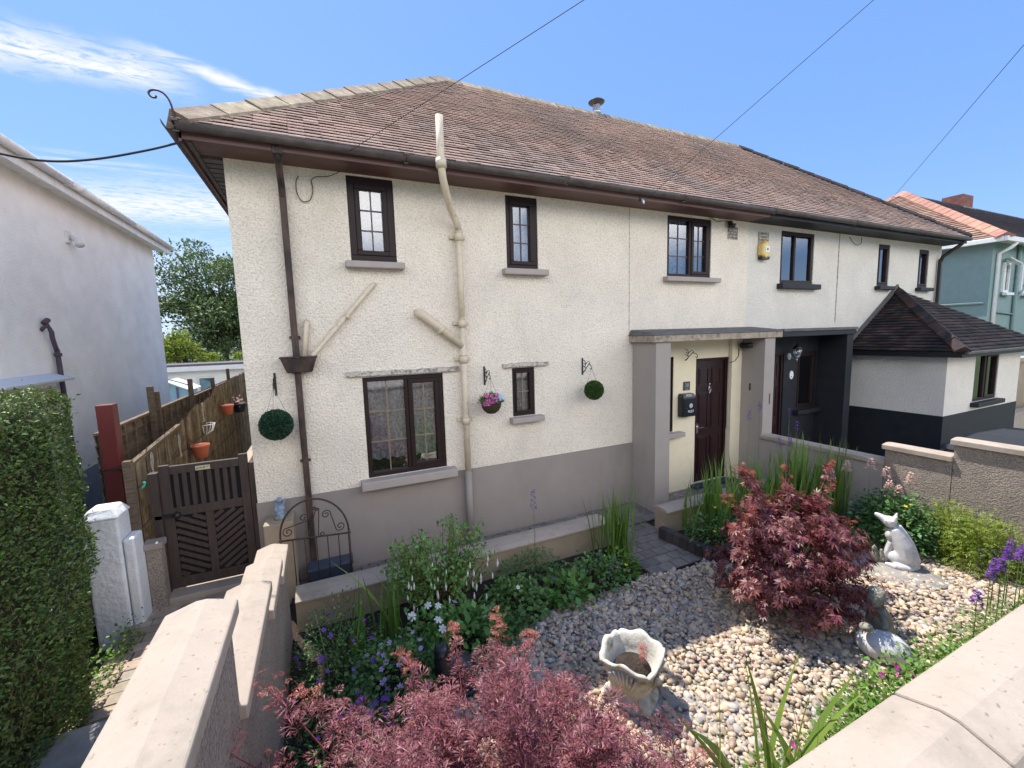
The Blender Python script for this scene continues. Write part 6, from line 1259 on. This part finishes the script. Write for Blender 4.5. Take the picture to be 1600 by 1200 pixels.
# flower pots and hooks on the reed screen
def pot(x, y, z, r, h, mt, label, group='flower pots hooked on the reed screen'):
    t = thing('flower_pot', label, 'pot', (x, y, z-h), group)
    MB().lathe([(r*.68, z-h), (r*.88, z-h*.25), (r*.9, z-h*.22), (r, z-h*.2), (r, z), (r*.92, z), (r*.85, z-h*.2), (r*.6, z-h*.3)], (x, y, 0), 20).build('pot_body', mt, t)
    MB().lathe([(r*.84, z-h*.30), (r*.5, z-h*.16), (.01, z-h*.12)], (x, y, 0), 14).build('soil', M['soil'], t)
    MB().tube([(-1.925, y, z+.10), (x-r*.6, y, z+.02), (x-r, y, z-h*.3)], .004, 5).build('hook', M['blackmetal'], t)
pot(-1.80, 2.22, 1.41, .125, .20, M['terracotta'], 'terracotta pot hooked on the reed screen, nearest the gate'); pot(-1.80, 4.55, 1.72, .12, .20, M['terracotta'], 'terracotta pot hooked further along the reed screen'); pot(-1.80, 5.95, 1.56, .15, .2, M['blackstone'], 'dark pot with pale flowers near the far end of the reed screen')
leaves('pale_leaves', M['palepink'], np.array([-1.80, 5.95, 1.62])+rs.normal(0, .06, (40, 3)), rnd_dir(40), rnd_dir(40), .06, TF, [o for o in bpy.data.objects if o.name.startswith('flower_pot')][-1])
wb = thing('wire_basket', 'empty white wire half-basket hooked on the reed screen', 'basket', (-1.9, 3.15, 1.5))
m_ = MB()
for k in range(9): t = math.pi*k/8; m_.tube([(-1.91+.15*math.sin(t), 3.15+.15*math.cos(t), 1.58), (-1.91+.11*math.sin(t), 3.15+.11*math.cos(t), 1.46), (-1.91, 3.15, 1.38)], .004, 4)
m_.tube([(-1.91+.15*math.sin(math.pi*k/12), 3.15+.15*math.cos(math.pi*k/12), 1.58) for k in range(13)], .006, 5); m_.build('wires', M['white'], wb)
GO = 'ornate wall hooks on the reed screen'
for i, (y, z) in enumerate(((.62, 1.52), (1.72, 1.52), (3.2, 1.78))):
    t = thing('ornate_hook', ('pale ornate metal hook on the reed screen just behind the gate', 'pale ornate metal hook left of the nearer terracotta pot', 'pale ornate metal hook above the wire basket')[i], 'hook', (-1.92, y, z), GO); m_ = MB()
    for k in range(3): m_.tube([( -1.925, y+.03*(k-1)+.02*math.sin(s*.9+k), z-.16+.04*s) for s in range(9)], .006, 5)
    for k in range(4): a = k*math.pi/2; m_.tube([(-1.925, y+.03*math.cos(a+q), z+.14+.03*math.sin(a+q)) for q in (0, .5, 1, 1.5)], .006, 5)
    m_.build('ironwork', M['ledge'], t)
# wires
def wire(pts, r, name, label, grp=None):
    MB().tube(pts, r, 5).build(name, M['bin'], origin=pts[0], label=label, cat='wire', group=grp)
def sag(a, b, s, n=14):
    a, b = Vector(a), Vector(b); return [a+(b-a)*i/n-Vector((0, 0, s*4*(i/n)*(1-i/n))) for i in range(n+1)]
GW = 'overhead telephone wires'
def ext(a, q, k): a, q = Vector(a), Vector(q); return a+(q-a)*k
a = (.45, -.5, 5.02); wire([Vector(a), ext(a, (2.41, -2.18, 5.96), 3.2)], .0035, 'telephone_wire', 'overhead wire rising from the eave left of the soil pipe', GW)
a = (4.62, -.55, 4.93); wire([Vector(a), ext(a, (5.74, -2.80, 6.46), 2.3)], .0035, 'telephone_wire', 'overhead wire rising from the eave above the porch', GW)
a = (20.7, 3.9, 7.62); wire([Vector(a), ext(a, (12.1, -2.02, 7.96), 1.5)], .006, 'telephone_wire', 'overhead wire at the upper right passing behind the roof end', GW)
t = thing('wire_bracket', 'small pale insulator where the wire meets the fascia above the porch', 'bracket', (4.62, -.45, 4.93)); MB().tube([(4.62, -.43, 4.98), (4.62, -.48, 4.93), (4.62, -.50, 4.88)], [.008, .02, .012], 8).build('insulator', M['steel'], t); MB().box(4.59, 4.65, -.432, -.425, 4.93, 5.0).build('plate', M['blackmetal'], t)
wire(cat([(-3.24, -.62, 4.97), (-2.6, -.55, 4.66), (-2.33, -.5, 4.61), (-2.03, -.5, 4.59), (-1.71, -.5, 4.65), (-1.33, -.5, 4.78), (-1.06, -.42, 4.93)]), .011, 'sagging_cable', 'thick cable sagging between the neighbouring white house and the roof corner')
